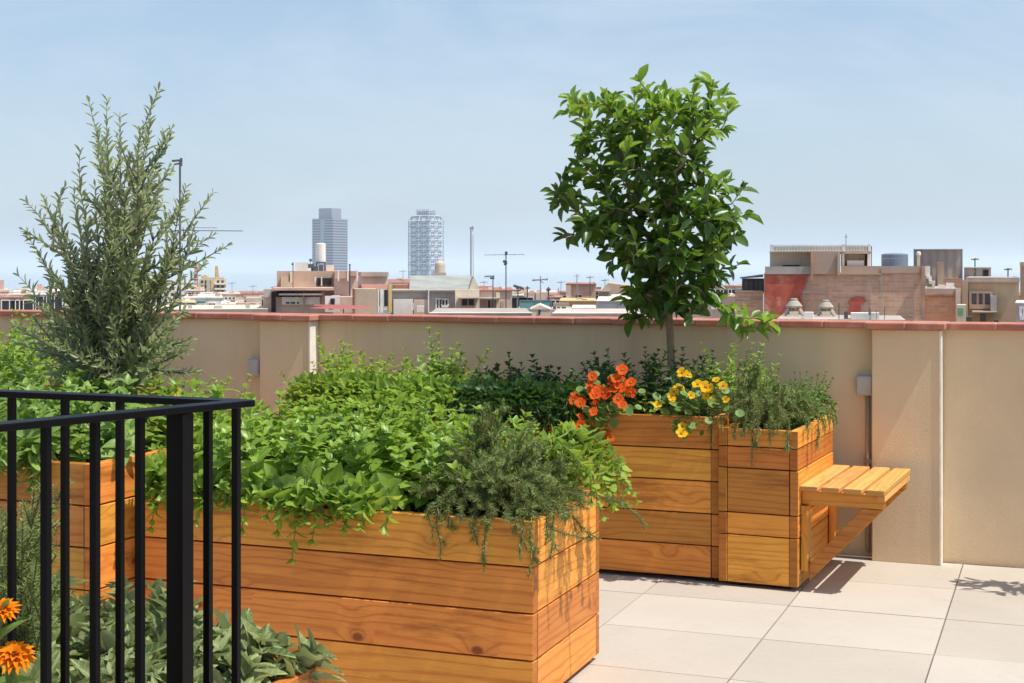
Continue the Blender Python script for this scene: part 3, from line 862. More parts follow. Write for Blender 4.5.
# --- nasturtiums
def flower_mesh(mat, size):
    P_ = Leaves()
    for k in range(5):
        a = k * 6.283 / 5 + random.gauss(0, .1)
        o = Vector((math.cos(a), math.sin(a), 0)); el = random.uniform(.35, .6)
        P_.add(o * size * .06, o * math.cos(el) + UP * math.sin(el), UP * math.cos(el) - o * math.sin(el), size * .62 * random.uniform(.85, 1.1), size * .60 * random.uniform(.9, 1.1))
    return P_.build('flower', leaf_template([(.2, .35), (.5, .85), (.78, 1.0), (.93, .7)], .1, .22, .03), M[mat])
def throat_mesh():
    mb = MB(); mb.lathe([(.001, -.016), (.003, -.008), (.0065, .004), (.004, .0065)], n=8)
    return mb.build('throat', M['throat'], smooth=True)
def nasturtium(label, blooms, leaves_px, mat, bx, seed_pt, proto_n=3):
    t = thing('nasturtium_plant', label, 'nasturtium', seed_pt)
    protos = [flower_mesh(mat, random.uniform(.042, .050)) for _ in range(proto_n)]; th = throat_mesh()
    Lv = Leaves(); sm = MB()
    used = set(); used_t = False
    for i, (px, py) in enumerate(blooms):
        b = bx(px, py)
        q = Wb(px + random.gauss(0, 3.5), py + random.gauss(0, 3), b + random.uniform(-.03, .05))
        k = i % proto_n
        if k not in used: f = protos[k]; used.add(k)
        else: f = protos[k].copy(); COL.objects.link(f)
        f.parent = t; f.location = q - Vector(seed_pt)
        ax = Vector((.35 + random.gauss(0, .25), -.75 + random.gauss(0, .2), .55 + random.gauss(0, .2))).normalized()
        f.rotation_euler = ax.to_track_quat('Z', 'X').to_euler(); s_ = random.uniform(.68, 1.2); f.scale = (s_,) * 3
        if used_t: h = th.copy(); COL.objects.link(h)
        else: h = th; used_t = True
        h.parent = f
        base = Vector(seed_pt) + Vector((random.uniform(-.15, .15), random.uniform(-.05, .1), 0))
        sm.tube([base, base.lerp(q, .55) + UP * max(0.02, (.10 if q.z < seed_pt[2] + .05 else .03)), q - ax * .012], .0016, 5)
    for px, py in leaves_px:
        q = Wb(px, py, bx(px, py) + random.uniform(.0, .06))
        n_ = (Vector((.3, -.5, .8)) + rv(.3)).normalized(); u = rot_about(perp(n_), n_, random.uniform(0, 6.28))
        s_ = random.uniform(.03, .055)
        Lv.add(q - u * s_ * .5, u, n_, s_, s_)
        base = Vector(seed_pt) + Vector((random.uniform(-.15, .15), random.uniform(-.05, .1), 0))
        sm.tube([base, base.lerp(q, .6) + UP * .04, q], .0013, 4)
    Lv.build('foliage', T_DISC, M['nast_leaf'], t); sm.build('stems', M['stem_green'], t, True)
    return t
bl = [(582, 392), (590, 386), (598, 393), (606, 384), (612, 391), (619, 396), (610, 378), (601, 402), (592, 400), (624, 389), (628, 402), (586, 408), (579, 417), (576, 424), (610, 404), (618, 378), (603, 432), (611, 436), (628, 374), (595, 379), (583, 399), (616, 386), (600, 388), (588, 381), (621, 383), (594, 394), (608, 398), (580, 390), (603, 396), (613, 381), (596, 386), (626, 396), (618, 401), (590, 413), (575, 402), (632, 384)]
lv = [(600 + random.gauss(0, 17), 408 + random.gauss(0, 13)) for _ in range(60)] + [(595 + random.gauss(0, 8), 436 + random.gauss(0, 12)) for _ in range(16)]
nasturtium('orange red nasturtiums spilling over the tall planter', bl, lv, 'petal_orange', lambda px, py: 6.99 + (.05 if py < 400 else 0), (-2.36, 7.28, ZW))
bl = [(684, 379), (692, 377), (700, 380), (706, 388), (713, 385), (718, 391), (722, 397), (696, 390), (683, 393), (676, 398), (664, 400), (660, 406), (690, 402), (704, 399), (684, 425), (680, 432), (712, 396), (698, 383), (672, 392), (722, 388)]
lv = [(690 + random.gauss(0, 19), 404 + random.gauss(0, 9)) for _ in range(50)] + [(684 + random.gauss(0, 9), 424 + random.gauss(0, 8)) for _ in range(16)]
nasturtium('yellow nasturtiums below the citrus trunk', bl, lv, 'petal_yellow', lambda px, py: 7.02 + (.06 if py < 400 else 0), (-1.86, 7.28, ZW))
bed('chard_seedling', 'small sprouts between the orange and the yellow flowers', 'seedling', (-2.2, -1.98, 7.2, 7.4), ZW, 16, (.08, .2), 'lime', .04, .02, .025, .3, .1, tmpl=T_BROAD)

# ------------------------------------------------------------------ citrus tree
def branch_net(trunk, tips, bias=.35, r_tip=.0022, exp=.46):
    nodes = [(Vector(p), i - 1) for i, p in enumerate(trunk)]
    top = nodes[-1][0]
    order = sorted(tips, key=lambda p: (p - top).length)
    start = max(0, len(trunk) - 2)
    twigs = []
    for tp in order:
        best = min(range(start, len(nodes)), key=lambda i: (nodes[i][0] - tp).length + bias * (nodes[i][0] - top).length + (.12 if nodes[i][0].z > tp.z + .05 else 0))
        p = nodes[best][0]
        par = nodes[best][1]
        d0 = (p - nodes[par][0]).normalized() if par >= 0 else UP
        ln = (tp - p).length
        n = max(2, int(ln / .07)); last = best; path = [p]
        c1 = p + d0 * ln * .35
        for k in range(1, n + 1):
            t = k / n
            q = p * (1 - t) ** 2 + c1 * 2 * t * (1 - t) + tp * t * t + (rv(.008) if k < n else Vector())
            nodes.append((q, last)); last = len(nodes) - 1; path.append(q)
        twigs.append((last, path))
    cnt = [0] * len(nodes)
    for last, _ in twigs:
        i = last
        while i >= 0: cnt[i] += 1; i = nodes[i][1]
    rad = [r_tip * max(1, c) ** exp for c in cnt]
    return nodes, rad, twigs

def crown_points(rows, bmid, n, depth=.45):
    out_ = []
    ys = [r[0] for r in rows]
    tot = 0
    while len(out_) < n and tot < 20000:
        tot += 1
        y = random.uniform(ys[0], ys[-1])
        for (ya, l0, r0), (yb, l1, r1) in zip(rows, rows[1:]):
            if ya <= y <= yb:
                t = (y - ya) / (yb - ya + 1e-9); l_, r_ = l0 + (l1 - l0) * t, r0 + (r1 - r0) * t
        if random.random() > (r_ - l_) / 205.0: continue
        u = random.uniform(-1, 1); px = (l_ + r_) / 2 + u * (r_ - l_) / 2
        dep = depth * (r_ - l_) / 205.0 * math.sqrt(max(0, 1 - u * u * .85))
        b = bmid + random.uniform(-1, 1) * dep
        q = Wb(px, y, b)
        if bnoise.noise(q * 5.5) < -.3: continue
        if all((q - o).length > .044 for o in out_): out_.append(q)
    return out_

def broad_tree(name, label, cat, trunk, tips, leaf_l, leaf_w, per, new_if, bark, r_tip=.0026, droop=.08, trunk_r=None):
    root = thing(name, label, cat, trunk[0])
    nodes, rad, twigs = branch_net(trunk, tips, r_tip=r_tip)
    mb = MB(); tr = MB()
    nt_ = len(trunk)
    for i, (p, par) in enumerate(nodes):
        if par < 0: continue
        if i < nt_: continue
        r0 = min(rad[par], rad[i] * 1.5) if par >= nt_ - 1 else rad[i] * 1.2
        mb.tube([nodes[par][0], p], [r0, rad[i]], 6, cap=False)
    tr.tube(trunk, [(trunk_r or rad[i]) * (1.25 - .35 * i / nt_) for i in range(nt_)], 10)
    mb.tube(trunk[-2:], [rad[nt_ - 2], rad[nt_ - 1]], 6, cap=False)
    tr.build('trunk', M[bark], root, True, True)
    mb.build('branches', M[bark], root, True, True)
    old, new = Leaves(), Leaves()
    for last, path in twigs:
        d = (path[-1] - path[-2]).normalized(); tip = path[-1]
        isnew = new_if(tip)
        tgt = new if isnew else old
        ns, tot = along_pts(path[-4:], .022)
        ns = ns[-per:]
        ph = random.uniform(0, 6.28)
        for k, (p, dd, s) in enumerate(ns):
            o = rot_about(perp(dd), dd, ph + k * 2.4)
            e = random.uniform(.1, .7) + (.25 if isnew else 0)
            ld = o * math.cos(e) + dd * math.sin(e) + Vector((0, 0, .12 if isnew else -droop))
            sc = random.uniform(.62, 1.15) * (.85 if isnew else 1)
            nn = UP + dd * .3 + rv(.35)
            tgt.add(p + o * .004, ld, nn, leaf_l * sc, leaf_w * sc * random.uniform(.85, 1.1))
        for j in range(3):
            ld = d + rv(.35) + Vector((0, 0, .05))
            tgt.add(tip, ld, UP + rv(.5), leaf_l * random.uniform(.4, .8), leaf_w * random.uniform(.4, .75))
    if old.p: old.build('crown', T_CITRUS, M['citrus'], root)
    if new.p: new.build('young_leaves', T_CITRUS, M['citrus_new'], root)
    return root

TB = 7.52
trunk = [Wb(671, 405, TB), Wb(671.5, 380, TB), Wb(671, 355, TB), Wb(670, 330, TB + .01), Wb(668, 305, TB), Wb(664, 282, TB - .01), Wb(661, 262, TB)]
rows = [(98, 568, 722), (112, 572, 718), (130, 574, 712), (150, 576, 704), (165, 572, 704), (182, 562, 730), (205, 560, 736), (228, 566, 730), (244, 588, 722), (262, 604, 722), (285, 618, 716), (308, 634, 710)]
tips = crown_points(rows, TB, 250, .48)
tips += [Wb(x, y, TB + random.uniform(-.2, .2)) for x, y in ((570, 98), (566, 112), (582, 104), (640, 82), (634, 96), (646, 100), (702, 80), (694, 92), (712, 90), (724, 96), (728, 110), (664, 100), (655, 108), (556, 196), (562, 180), (566, 238), (742, 190), (744, 215), (735, 235), (738, 265), (640, 318), (628, 300), (632, 312), (560, 205), (655, 300), (680, 306), (700, 300), (690, 318), (645, 298), (665, 312), (716, 300), (660, 285), (665, 96), (680, 110), (690, 120), (672, 118), (655, 122), (710, 112), (720, 130), (603, 100), (612, 108), (684, 102))]
br_t = [Wb(x, y, TB - .12) for x, y in ((735, 316), (752, 318), (766, 322), (772, 326), (728, 306), (742, 328), (758, 328))]
tips += br_t
tree = broad_tree('citrus_tree', 'young citrus tree with glossy leaves on a slim bare trunk', 'tree', trunk, tips, .118, .056, 9,
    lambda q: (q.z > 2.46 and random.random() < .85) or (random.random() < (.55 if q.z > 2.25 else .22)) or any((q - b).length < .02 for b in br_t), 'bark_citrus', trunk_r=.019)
# citrus bush standing just off the right edge (its leaf shadow falls on the tiles)
c2 = Vector((.92, 7.62, 0))
planter('low planter box just past the right edge of the photo', .62, 1.22, 7.3, 7.95, stack(.02, [.16, .16, .16]), 'front')
tips = []
while len(tips) < 60:
    q = Vector((random.uniform(-1, 1), random.uniform(-1, 1), random.uniform(-1, 1)))
    if q.length < 1: tips.append(c2 + Vector((q.x * .72 - .12, q.y * .17 - .08, 1.25 + q.z * .48)))
broad_tree('citrus_bush', 'citrus bush past the right edge, its leaf shadow on the tiles', 'tree', [c2 + Vector((0, 0, z)) for z in (.42, .6, .8, .95)], tips, .11, .05, 6, lambda q: random.random() < .3, 'bark_citrus', trunk_r=.016)

# ------------------------------------------------------------------ olive
OB = 5.35
ol0 = Wb(108, 455, OB); ol0.z = ZLf
olive = thing('olive_tree', 'tall grey green olive tree with feathery upright shoots', 'tree', ol0)
Lv = Leaves(); sm = MB(); tr = MB()
tr.tube([ol0, ol0 + Vector((.01, 0, .15)), ol0 + Vector((-.01, .01, .3))], [.028, .024, .02], 10)
tip_px = [(160, 86), (150, 110), (88, 98), (107, 100), (120, 112), (130, 150), (24, 200), (26, 235), (52, 215), (58, 200), (186, 188), (178, 205), (212, 236), (205, 262), (196, 240), (170, 165), (140, 128), (98, 130), (80, 150), (112, 165),
          (60, 235), (45, 265), (18, 275), (30, 300), (12, 325), (70, 260), (150, 175), (165, 220), (135, 200), (95, 185), (120, 225), (150, 255), (180, 275), (185, 310), (190, 345), (172, 340), (75, 295), (50, 325), (40, 350), (95, 265), (110, 290), (140, 300), (160, 310), (130, 335), (90, 330), (70, 350), (155, 350), (115, 345), (105, 140), (146, 140), (165, 130), (74, 190), (62, 280), (128, 260), (178, 240), (62, 372), (80, 380), (100, 370), (125, 378), (148, 372), (168, 368), (186, 372), (50, 368), (92, 352), (140, 355), (112, 362), (176, 352)]
def olive_shoot(pts, ll=.066, gap=.023):
    n = len(pts); sm.tube(pts, [.0055 * (1 - .82 * k / n) for k in range(n)], 5)
    ns, tot = along_pts(pts, gap, tot0(pts) * .22)
    ph = random.uniform(0, 3)
    for k, (p, d, s) in enumerate(ns):
        t = s / tot
        if random.random() < .06: continue
        u = perp(d)
        for j in (0, 1):
            o = rot_about(u, d, ph + k * 1.57 + j * math.pi + random.gauss(0, .3))
            e = random.uniform(.65, 1.2)
            sc = random.uniform(.7, 1.15) * (1 if t < .85 else 1.35 - t * .7)
            Lv.add(p, o * math.cos(e) + d * math.sin(e), d * .7 - o * .7 + rv(.35), ll * sc, .0155 * sc * random.uniform(.85, 1.2))
def tot0(pts): return sum((b - a).length for a, b in zip(pts, pts[1:]))
for px, py in tip_px:
    tp = Wb(px, py, OB + random.uniform(-.28, .30))
    base = ol0 + Vector((random.uniform(-.03, .03), random.uniform(-.03, .03), random.uniform(.12, .34)))
    mid = base.lerp(tp, .45) + UP * (tp - base).length * .10 + rv(.055)
    pts = []
    for k in range(11):
        t = k / 10
        pts.append(base * (1 - t) ** 2 + mid * 2 * t * (1 - t) + tp * t * t + (rv(.006) if 0 < k < 10 else Vector()))
    olive_shoot(pts)
    ns, tot = along_pts(pts, .02)
    for k in range(int(tot / .27)):
        p, d, s = ns[int(random.uniform(.2, .8) * (len(ns) - 1))]
        o = rot_about(perp(d), d, random.uniform(0, 6.28))
        olive_shoot(shoot(p, d * .8 + o * .6 + UP * .3, random.uniform(.14, .34), 6, 0, .12), .05)
Lv.build('crown', T_LANCE, M['olive'], olive)
sm.build('branches', M['bark_olive'], olive, True, True); tr.build('trunk', M['bark_olive'], olive, True, True)
# ================================================================== THE CITY
ZG = -20.0
def disc_sheet(name, r, z, mat, n=64):
    mb = MB()
    for rr in (r * .002, r * .02, r * .15, r):
        for k in range(n): mb.v.append((rr * math.cos(2 * math.pi * k / n), rr * math.sin(2 * math.pi * k / n), z))
    mb.face(list(range(n)))
    for i in range(3):
        for k in range(n):
            a = i * n + k; b = i * n + (k + 1) % n
            mb.face((a, b, b + n, a + n))
    return tag(mb.build(name, mat), kind='structure')
disc_sheet('city_ground', 1400, ZG, stained('street_and_roofs', (.27, .235, .20), .3, .05, .95, 0))
ms, nt, p, out = new_mat('sea_water')
p.inputs['Base Color'].default_value = (.36, .45, .52, 1); p.inputs['Roughness'].default_value = .12; p.inputs['IOR'].default_value = 1.33  # base colour paled to stand in for haze over the far water
disc_sheet('sea_water', 26000, ZG - 1.0, ms)

def cm(name, col, **k):
    if name not in M: M[name] = stained(name, col, **({'var': .16, 'scale': .9, 'bstr': 0, 'rough': .9, 'streak': .35} | k))
    return M[name]
cream = cm('cream_plaster', (.68, .57, .43)); pink = cm('pink_plaster', (.58, .38, .30)); palepink = cm('pale_pink_plaster', (.62, .46, .38))
white = cm('white_plaster', (.76, .72, .65)); grey = cm('grey_plaster', (.44, .40, .36)); tan = cm('tan_plaster', (.52, .39, .27))
ochre = cm('ochre_plaster', (.62, .45, .20)); brown = cm('brown_plaster', (.50, .35, .26)); terr = cm('roof_tiles', (.36, .15, .10), streak=.2)
brick = cm('old_brick', (.72, .42, .29), var=.25, scale=.8, streak=.5, dirt=(.46, .24, .16)); brickd = cm('dark_brick', (.46, .26, .18), var=.3, scale=2)
grime = cm('grimy_cement', (.44, .38, .32), var=.3)
glass = plain('window_glass', (.03, .035, .04), .15); M['shade'] = plain('dark_opening', (.025, .022, .02), .9)
metal = plain('galvanised_metal', (.36, .37, .38), .45, .4); dmetal = plain('dark_metal', (.09, .09, .095), .5)
turq = plain('turquoise_cloth', (.16, .36, .33), .7); redcloth = plain('red_awning', (.36, .10, .085), .8); shutter = plain('grey_shutter', (.12, .13, .145), .5)
lattice_w = plain('white_steel', (.54, .57, .60), .5); bluegrey = plain('curtain_glass', (.06, .09, .13), .4); tank_b = plain('blue_grey_tank', (.19, .225, .28), .6)
zinc = stained('zinc_sheet', (.34, .345, .30), .2, .8, .6, 0, streak=.5)
# brick wall with a patch of peeling red paint
mr, nt, p, out = new_mat('peeling_red_paint'); co = objco(nt)
n1 = noise(nt, co, .55, 8, .68, .4); n2 = noise(nt, co, 3.5, 5, .6)
rd = ramp(nt, [(.3, (.42, .07, .045)), (.7, (.60, .15, .09))], n2).outputs[0]
bk = ramp(nt, [(.3, (.60, .32, .22)), (.7, (.76, .50, .36))], n2).outputs[0]
fc = ramp(nt, [(.54, (0, 0, 0)), (.63, (1, 1, 1))], n1).outputs[0]
L(nt, mixc(nt, fc, rd, bk), p.inputs['Base Color']); p.inputs['Roughness'].default_value = .9
# weathered brickwork: courses, pale render patches, soot
mbk, nt, p, out = new_mat('weathered_brick'); co = objco(nt); sx = nt.nodes.new('ShaderNodeSeparateXYZ'); L(nt, co, sx.inputs[0])
cv = nt.nodes.new('ShaderNodeCombineXYZ'); L(nt, sx.outputs[0], cv.inputs[0]); L(nt, sx.outputs[2], cv.inputs[1])
bt = nt.nodes.new('ShaderNodeTexBrick'); L(nt, cv.outputs[0], bt.inputs['Vector']); bt.inputs['Scale'].default_value = 1.0
bt.inputs['Brick Width'].default_value = .30; bt.inputs['Row Height'].default_value = .085; bt.inputs['Mortar Size'].default_value = .010
bt.inputs['Color1'].default_value = (.60, .32, .19, 1); bt.inputs['Color2'].default_value = (.74, .44, .28, 1); bt.inputs['Mortar'].default_value = (.62, .47, .36, 1)
c = bt.outputs['Color']
pf = ramp(nt, [(.52, (0, 0, 0)), (.64, (1, 1, 1))], noise(nt, co, .45, 7, .65, .5)).outputs[0]
c = mixc(nt, math_n(nt, 'MULTIPLY', pf, .6), c, (.70, .50, .36))
sf = ramp(nt, [(.5, (0, 0, 0)), (.72, (1, 1, 1))], noise(nt, scalev(nt, co, (1.4, 1.4, .3)), 1.0, 6, .7)).outputs[0]
c = mixc(nt, math_n(nt, 'MULTIPLY', sf, .55), c, (.36, .19, .12))
rf = ramp(nt, [(.60, (0, 0, 0)), (.68, (1, 1, 1))], noise(nt, co, 1.0, 5, .7, .8)).outputs[0]
c = mixc(nt, math_n(nt, 'MULTIPLY', rf, .45), c, (.50, .17, .10))
L(nt, c, p.inputs['Base Color']); p.inputs['Roughness'].default_value = .92
brick = M['old_brick'] = mbk
# corrugated sheet
mc, nt, p, out = new_mat('corrugated_sheet'); co = objco(nt); sx = nt.nodes.new('ShaderNodeSeparateXYZ'); L(nt, co, sx.inputs[0])
cs = math_n(nt, 'SINE', math_n(nt, 'MULTIPLY', sx.outputs[0], 24))
cc = ramp(nt, [(.2, (.32, .265, .23)), (.8, (.41, .35, .31))], noise(nt, scalev(nt, co, (3, 3, .2)), 1, 4)).outputs[0]
L(nt, cc, p.inputs['Base Color']); p.inputs['Roughness'].default_value = .65
L(nt, bump(nt, cs, .6, .03), p.inputs['Normal'])

ALLB = []
class Bld:
    """a building facing the terrace: pixel spans at its own depth Y are turned into metres in its local frame"""
    def __init__(s, name, label, cat, px0, px1, ytop, Y, depth, mat, wall='wall', group=None, base=ZG, body=True):
        s.Y, s.c, s.base = Y, (px0 + px1) / 2, base
        phi = math.atan((s.c - 512) / FOC); s.cp = math.cos(phi)
        s.k = Y / FOC
        q = W(s.c, HOR, Y)
        s.root = thing(name, label, cat, (q.x, q.y, base), TH - phi, group)
        s.px0, s.px1, s.yt, s.depth, s.mat = px0, px1, ytop, depth, mat; s.name = name; ALLB.append(s)
        if body: s.box(wall, px0, px1, ytop, None, 0, depth, mat)
    def X(s, px, d=0): return (px - s.c) * s.k * s.cp * (1 + d * s.cp / s.Y)
    def Z(s, py, d=0): return EYE - (py - HOR) * s.k * (1 + d * s.cp / s.Y) - s.base
    def box(s, name, x0, x1, y0, y1, d0, d1, mat, parent=None):
        return s.boxes(name, [(x0, x1, y0, y1, d0, d1)], mat, parent)
    def boxes(s, name, lst, mat, parent=None):
        mb = MB()
        for x0, x1, y0, y1, d0, d1 in lst:
            z1 = 0 if y1 is None else max(0, s.Z(y1, d0))
            mb.box(s.X(x0, d0), s.X(x1, d0), d0, d1, z1, s.Z(y0, d0))
        return mb.build(name, mat, parent or s.root)
    def parapet(s, h=1.2, mat=None, over=.06):
        k = s.k
        return s.box('parapet', s.px0 - over / k, s.px1 + over / k, s.yt - .0, s.yt + h, -over, s.depth + over, mat or s.mat) if False else \
            s.box('cornice', s.px0 - over / k, s.px1 + over / k, s.yt + h, s.yt + 2 * h, -over, -.002, mat or s.mat)
    def roof(s, mat, h=.8, over=.08):
        k = s.k
        return s.box('roof', s.px0 - over / k, s.px1 + over / k, s.yt - h, s.yt - .001, -over, s.depth + over, mat)
    def win(s, x0, x1, y0, y1, d=0, frame=None, pane=None, mull=1, sill=True):
        f = MB(); t = .07; X0, X1, Z0, Z1 = s.X(x0, d), s.X(x1, d), s.Z(y1, d), s.Z(y0, d)
        f.box(X0 - t, X0, d - .09, d - .002, Z0 - t, Z1 + t); f.box(X1, X1 + t, d - .09, d - .002, Z0 - t, Z1 + t)
        f.box(X0, X1, d - .09, d - .002, Z1, Z1 + t); f.box(X0 - .05, X1 + .05, d - .16, d - .091, Z0 - t - .05, Z0) if sill else None
        for m in range(mull):
            xm = X0 + (X1 - X0) * (m + 1) / (mull + 1); f.box(xm - .03, xm + .03, d - .07, d - .022, Z0, Z1)
        o = f.build('window', frame or white, s.root)
        g_ = MB(); g_.box(X0, X1, d - .02, d - .003, Z0, Z1); g_.build('pane', pane or glass, o)
        return o
    def gable(s, name, x0, x1, yeave, yridge, d0, d1, mat, over=.15):
        """roof whose ridge runs along the width"""
        mb = MB(); e, r = s.Z(yeave, d0), s.Z(yridge, (d0 + d1) / 2); m = (d0 + d1) / 2
        mb.prism([(d0 - over, e), (d1 + over, e), (m, r)], 0, s.X(x0, d0) - over, s.X(x1, d0) + over)
        return mb.build(name, mat, s.root)
    def cyl(s, name, px, r_px, y0, y1, d, mat, n=20, dome=0, parent=None):
        r = r_px * s.k * (1 + d / s.Y); z0, z1 = s.Z(y1, d), s.Z(y0, d)
        pr = [(r, z0), (r, z1)] + [(r * math.cos(a), z1 + dome * math.sin(a)) for a in (.4, .8, 1.2, 1.5) if dome]
        mb = MB(); mb.lathe(pr, s.X(px, d), d, n); return mb.build(name, mat, parent or s.root, smooth=False)
    def stacks(s, lst, mat, d=1.0):
        for px, w, y0, y1 in lst: 
            o = s.box('chimney', px - w / 2, px + w / 2, y0, y1, d, d + w * s.k, mat)

# ---- skyscrapers (about 3 km away)
YT = 3000.0; kT = YT / FOC
q = W(330, HOR, YT)
t = thing('office_tower', 'grey banded office tower with a narrower top block, left of the pair', 'skyscraper', (q.x, q.y, ZG), TH + R(-28.6))
w = 54 * YT / 3080; zt = EYE - (219 - HOR) * kT - ZG; zt2 = EYE - (208.5 - HOR) * kT - ZG
mb = MB(); mb.box(-w / 2, w / 2, -w / 2, w / 2, 0, zt); mb.build('core', plain('tower_glass', (.05, .055, .09), .5), t)
mb = MB(); n = 25; hb = (zt - 8) / (n * 2.2)
z = zt - .5
k = 0
while z > 20:
    mb.box(-w / 2 - .5, w / 2 + .5, -w / 2 - .5, w / 2 + .5, z - 2.6, z); z -= 5.6
mb.build('floor_bands', plain('tower_cladding', (.28, .29, .33), .5), t)
mb = MB(); mb.box(-4.5, 4.5, -w / 2 - 1.2, -w / 2 - .52, 10, zt - 2); mb.build('stair_strip', plain('tower_strip', (.27, .28, .33), .5), t)
w2 = w * .64
mb = MB(); mb.box(-w2 / 2, w2 / 2, -w2 / 2, w2 / 2, zt + .002, zt2); mb.build('top_block', plain('tower_top', (.22, .23, .27), .5), t)
mb = MB()
for i in range(5): mb.box(-w2 / 2 + i * w2 / 5 + .6, -w2 / 2 + (i + 1) * w2 / 5 - .6, -w2 / 2 - .4, -w2 / 2 - .02, zt + 2, zt2 - 4)
mb.build('louvre', plain('tower_louvre', (.24, .25, .29), .5), t)

q = W(426, HOR, YT)
t = thing('hotel_tower', 'tower wrapped in a white steel lattice, right of the pair', 'skyscraper', (q.x, q.y, ZG), TH + R(-32))
w = 52.0; zt = EYE - (216 - HOR) * kT - ZG
ztw = zt - 10
mb = MB(); mb.box(-w / 2 + 3, w / 2 - 3, -w / 2 + 3, w / 2 - 3, 0, zt - 2); mb.build('core', bluegrey, t)
mb = MB(); z = 10
while z < zt - 4: mb.box(-w / 2 + 2.4, w / 2 - 2.4, -w / 2 + 2.4, w / 2 - 2.4, z, z + 1.3); z += 3.8
mb.build('floor_bands', plain('pale_floor_edge', (.28, .33, .38), .5), t)
mb = MB()
def lat(ax, sgn, half, z0, z1, cols, rows):
    def P(u, z):
        # the frame leans in towards the top corners
        s_ = 1.0 if z < ztw else 1.0 - .22 * (z - ztw) / (z1 - ztw + 1e-6)
        uu = u * s_; dd = half * (1.0 if z < ztw else s_ * 1.0)
        return (uu, sgn * dd, z) if ax == 1 else (sgn * dd, uu, z)
    us = [(-1 + 2 * i / cols) * half for i in range(cols + 1)]; zs = [z0 + (z1 - z0) * j / rows for j in range(rows + 1)]
    for i, u in enumerate(us):
        for a, b in zip(zs, zs[1:]): mb.tube([P(u, a), P(u, b)], 1.5 if i % 2 == 0 else .9, 4, cap=False)
    for j, z in enumerate(zs): mb.tube([P(-half, z), P(half, z)], 1.3, 4, cap=False)
    for j in range(rows):
        for i in range(cols):
            if (i in (0, cols - 1)) or True:
                if (i + j) % 2: mb.tube([P(us[i], zs[j]), P(us[i + 1], zs[j + 1])], 1.0, 4, cap=False)
                else: mb.tube([P(us[i + 1], zs[j]), P(us[i], zs[j + 1])], 1.0, 4, cap=False)
for ax, sg in ((1, -1), (0, 1), (0, -1), (1, 1)): lat(ax, sg, w / 2, 5, zt, 4, 13)
mb.build('lattice_frame', lattice_w, t)
ztc = EYE - (209.5 - HOR) * kT - ZG
mb = MB(); mb.box(-13, 13, -13, 13, zt - 1.9, ztc - 4); mb.build('top_block', bluegrey, t)
mb = MB()
for i in range(6):
    for sx_ in (-14, 14): mb.box(-14 + i * 5.6 - .5, -14 + i * 5.6 + .5, sx_ - .5, sx_ + .5, zt - 2, ztc); mb.box(sx_ - .5, sx_ + .5, -14 + i * 5.6 - .5, -14 + i * 5.6 + .5, zt - 2, ztc - .01)
for z in (ztc - 8, ztc - 1): mb.box(-14.6, 14.6, -14.6, -13.6, z, z + .9); mb.box(13.6, 14.6, -14.6, 14.6, z + .02, z + .92)
mb.build('crown_frame', lattice_w, t)

# ---- far left blocks
b = Bld('apartment_block', 'pale pink block cut by the left edge of the photo', 'building', -30, 9, 290, 150, 14, palepink); b.parapet(1)
b.win(-2, 1, 295, 301); b.win(4, 7, 295, 301); b.box('roof_room', -12, 4, 280, 290, 3, 9, brown)
b = Bld('apartment_block', 'low white houses behind the olive tree', 'building', 12, 160, 291, 170, 18, white); b.parapet(1, grey)
for x in range(20, 156, 9): b.win(x, x + 4, 296, 303)
b.stacks([(40, 5, 284, 291), (100, 6, 285, 291), (140, 5, 283, 291)], pink)
b = Bld('apartment_block', 'grey and white block with a flat roof behind the olive branches', 'building', 160, 197, 283.5, 260, 20, white); b.roof(grey, .8)
for x in (164, 171, 178, 185, 191):
    for y in (287, 293, 299): b.win(x, x + 3.4, y, y + 3.2, mull=0)
b = Bld('apartment_tower', 'yellow and grey tower block with stacked balconies at left', 'building', 199, 226, 279, 330, 22, cm('yellow_render', (.56, .47, .28)))
b.box('roof_room', 203, 224, 277.5, 279, 2, 14, grey)
for i, y in enumerate((283, 288, 293, 298, 303, 308)):
    b.box('balcony', 214.5, 226.5, y, y + 1.7, -1.4, -.01, white)
    b.boxes('window', [(x, x + 2.2, y - 2.6, y - .2, -.06, -.003) for x in (201, 205, 217, 221.5)], M['shade'])
b.box('grey_strip', 206.5, 210.5, 279.5, 310, -.7, -.01, grey); b.box('yellow_strip', 211, 214, 280, 310, -.8, -.01, ochre)
b = Bld('terraced_house', 'white house with dark windows below the yellow tower block', 'building', 184, 223, 297, 105, 12, white)
b.win(190, 193.5, 303, 310); b.win(209, 215, 303.5, 308, mull=2); b.win(200, 203, 303, 310); b.box('awning', 196, 206, 300.5, 302, -1.2, -.01, turq); b.parapet(.9, grey)
b = Bld('terraced_house', 'long low pale house with a row of square openings at left', 'building', 200, 240, 294.5, 140, 12, cream); b.roof(palepink, .7)
for x in (217, 221, 225, 229, 233): b.win(x, x + 1.8, 297.3, 299.5, mull=0)
b = Bld('terraced_house', 'white cottage front between the yellow tower and the pink house', 'building', 221, 239, 303.5, 92, 8, white)
b.win(229.5, 231, 307.5, 311, mull=0); b.win(235, 236.2, 307, 309.5, mull=0); b.box('chimney', 224, 226, 300, 303.5, 1, 1.6, white)
b = Bld('terraced_house', 'pink house with a shallow tiled roof left of the tank building', 'building', 233, 264, 293.5, 190, 14, palepink); b.gable('roof', 233, 264, 293.5, 291, 0, 14, terr)
for x in (238, 245, 252, 258): b.win(x, x + 2.4, 296.5, 299.5, mull=0)
b.stacks([(257, 3, 289.5, 294)], white, 3)
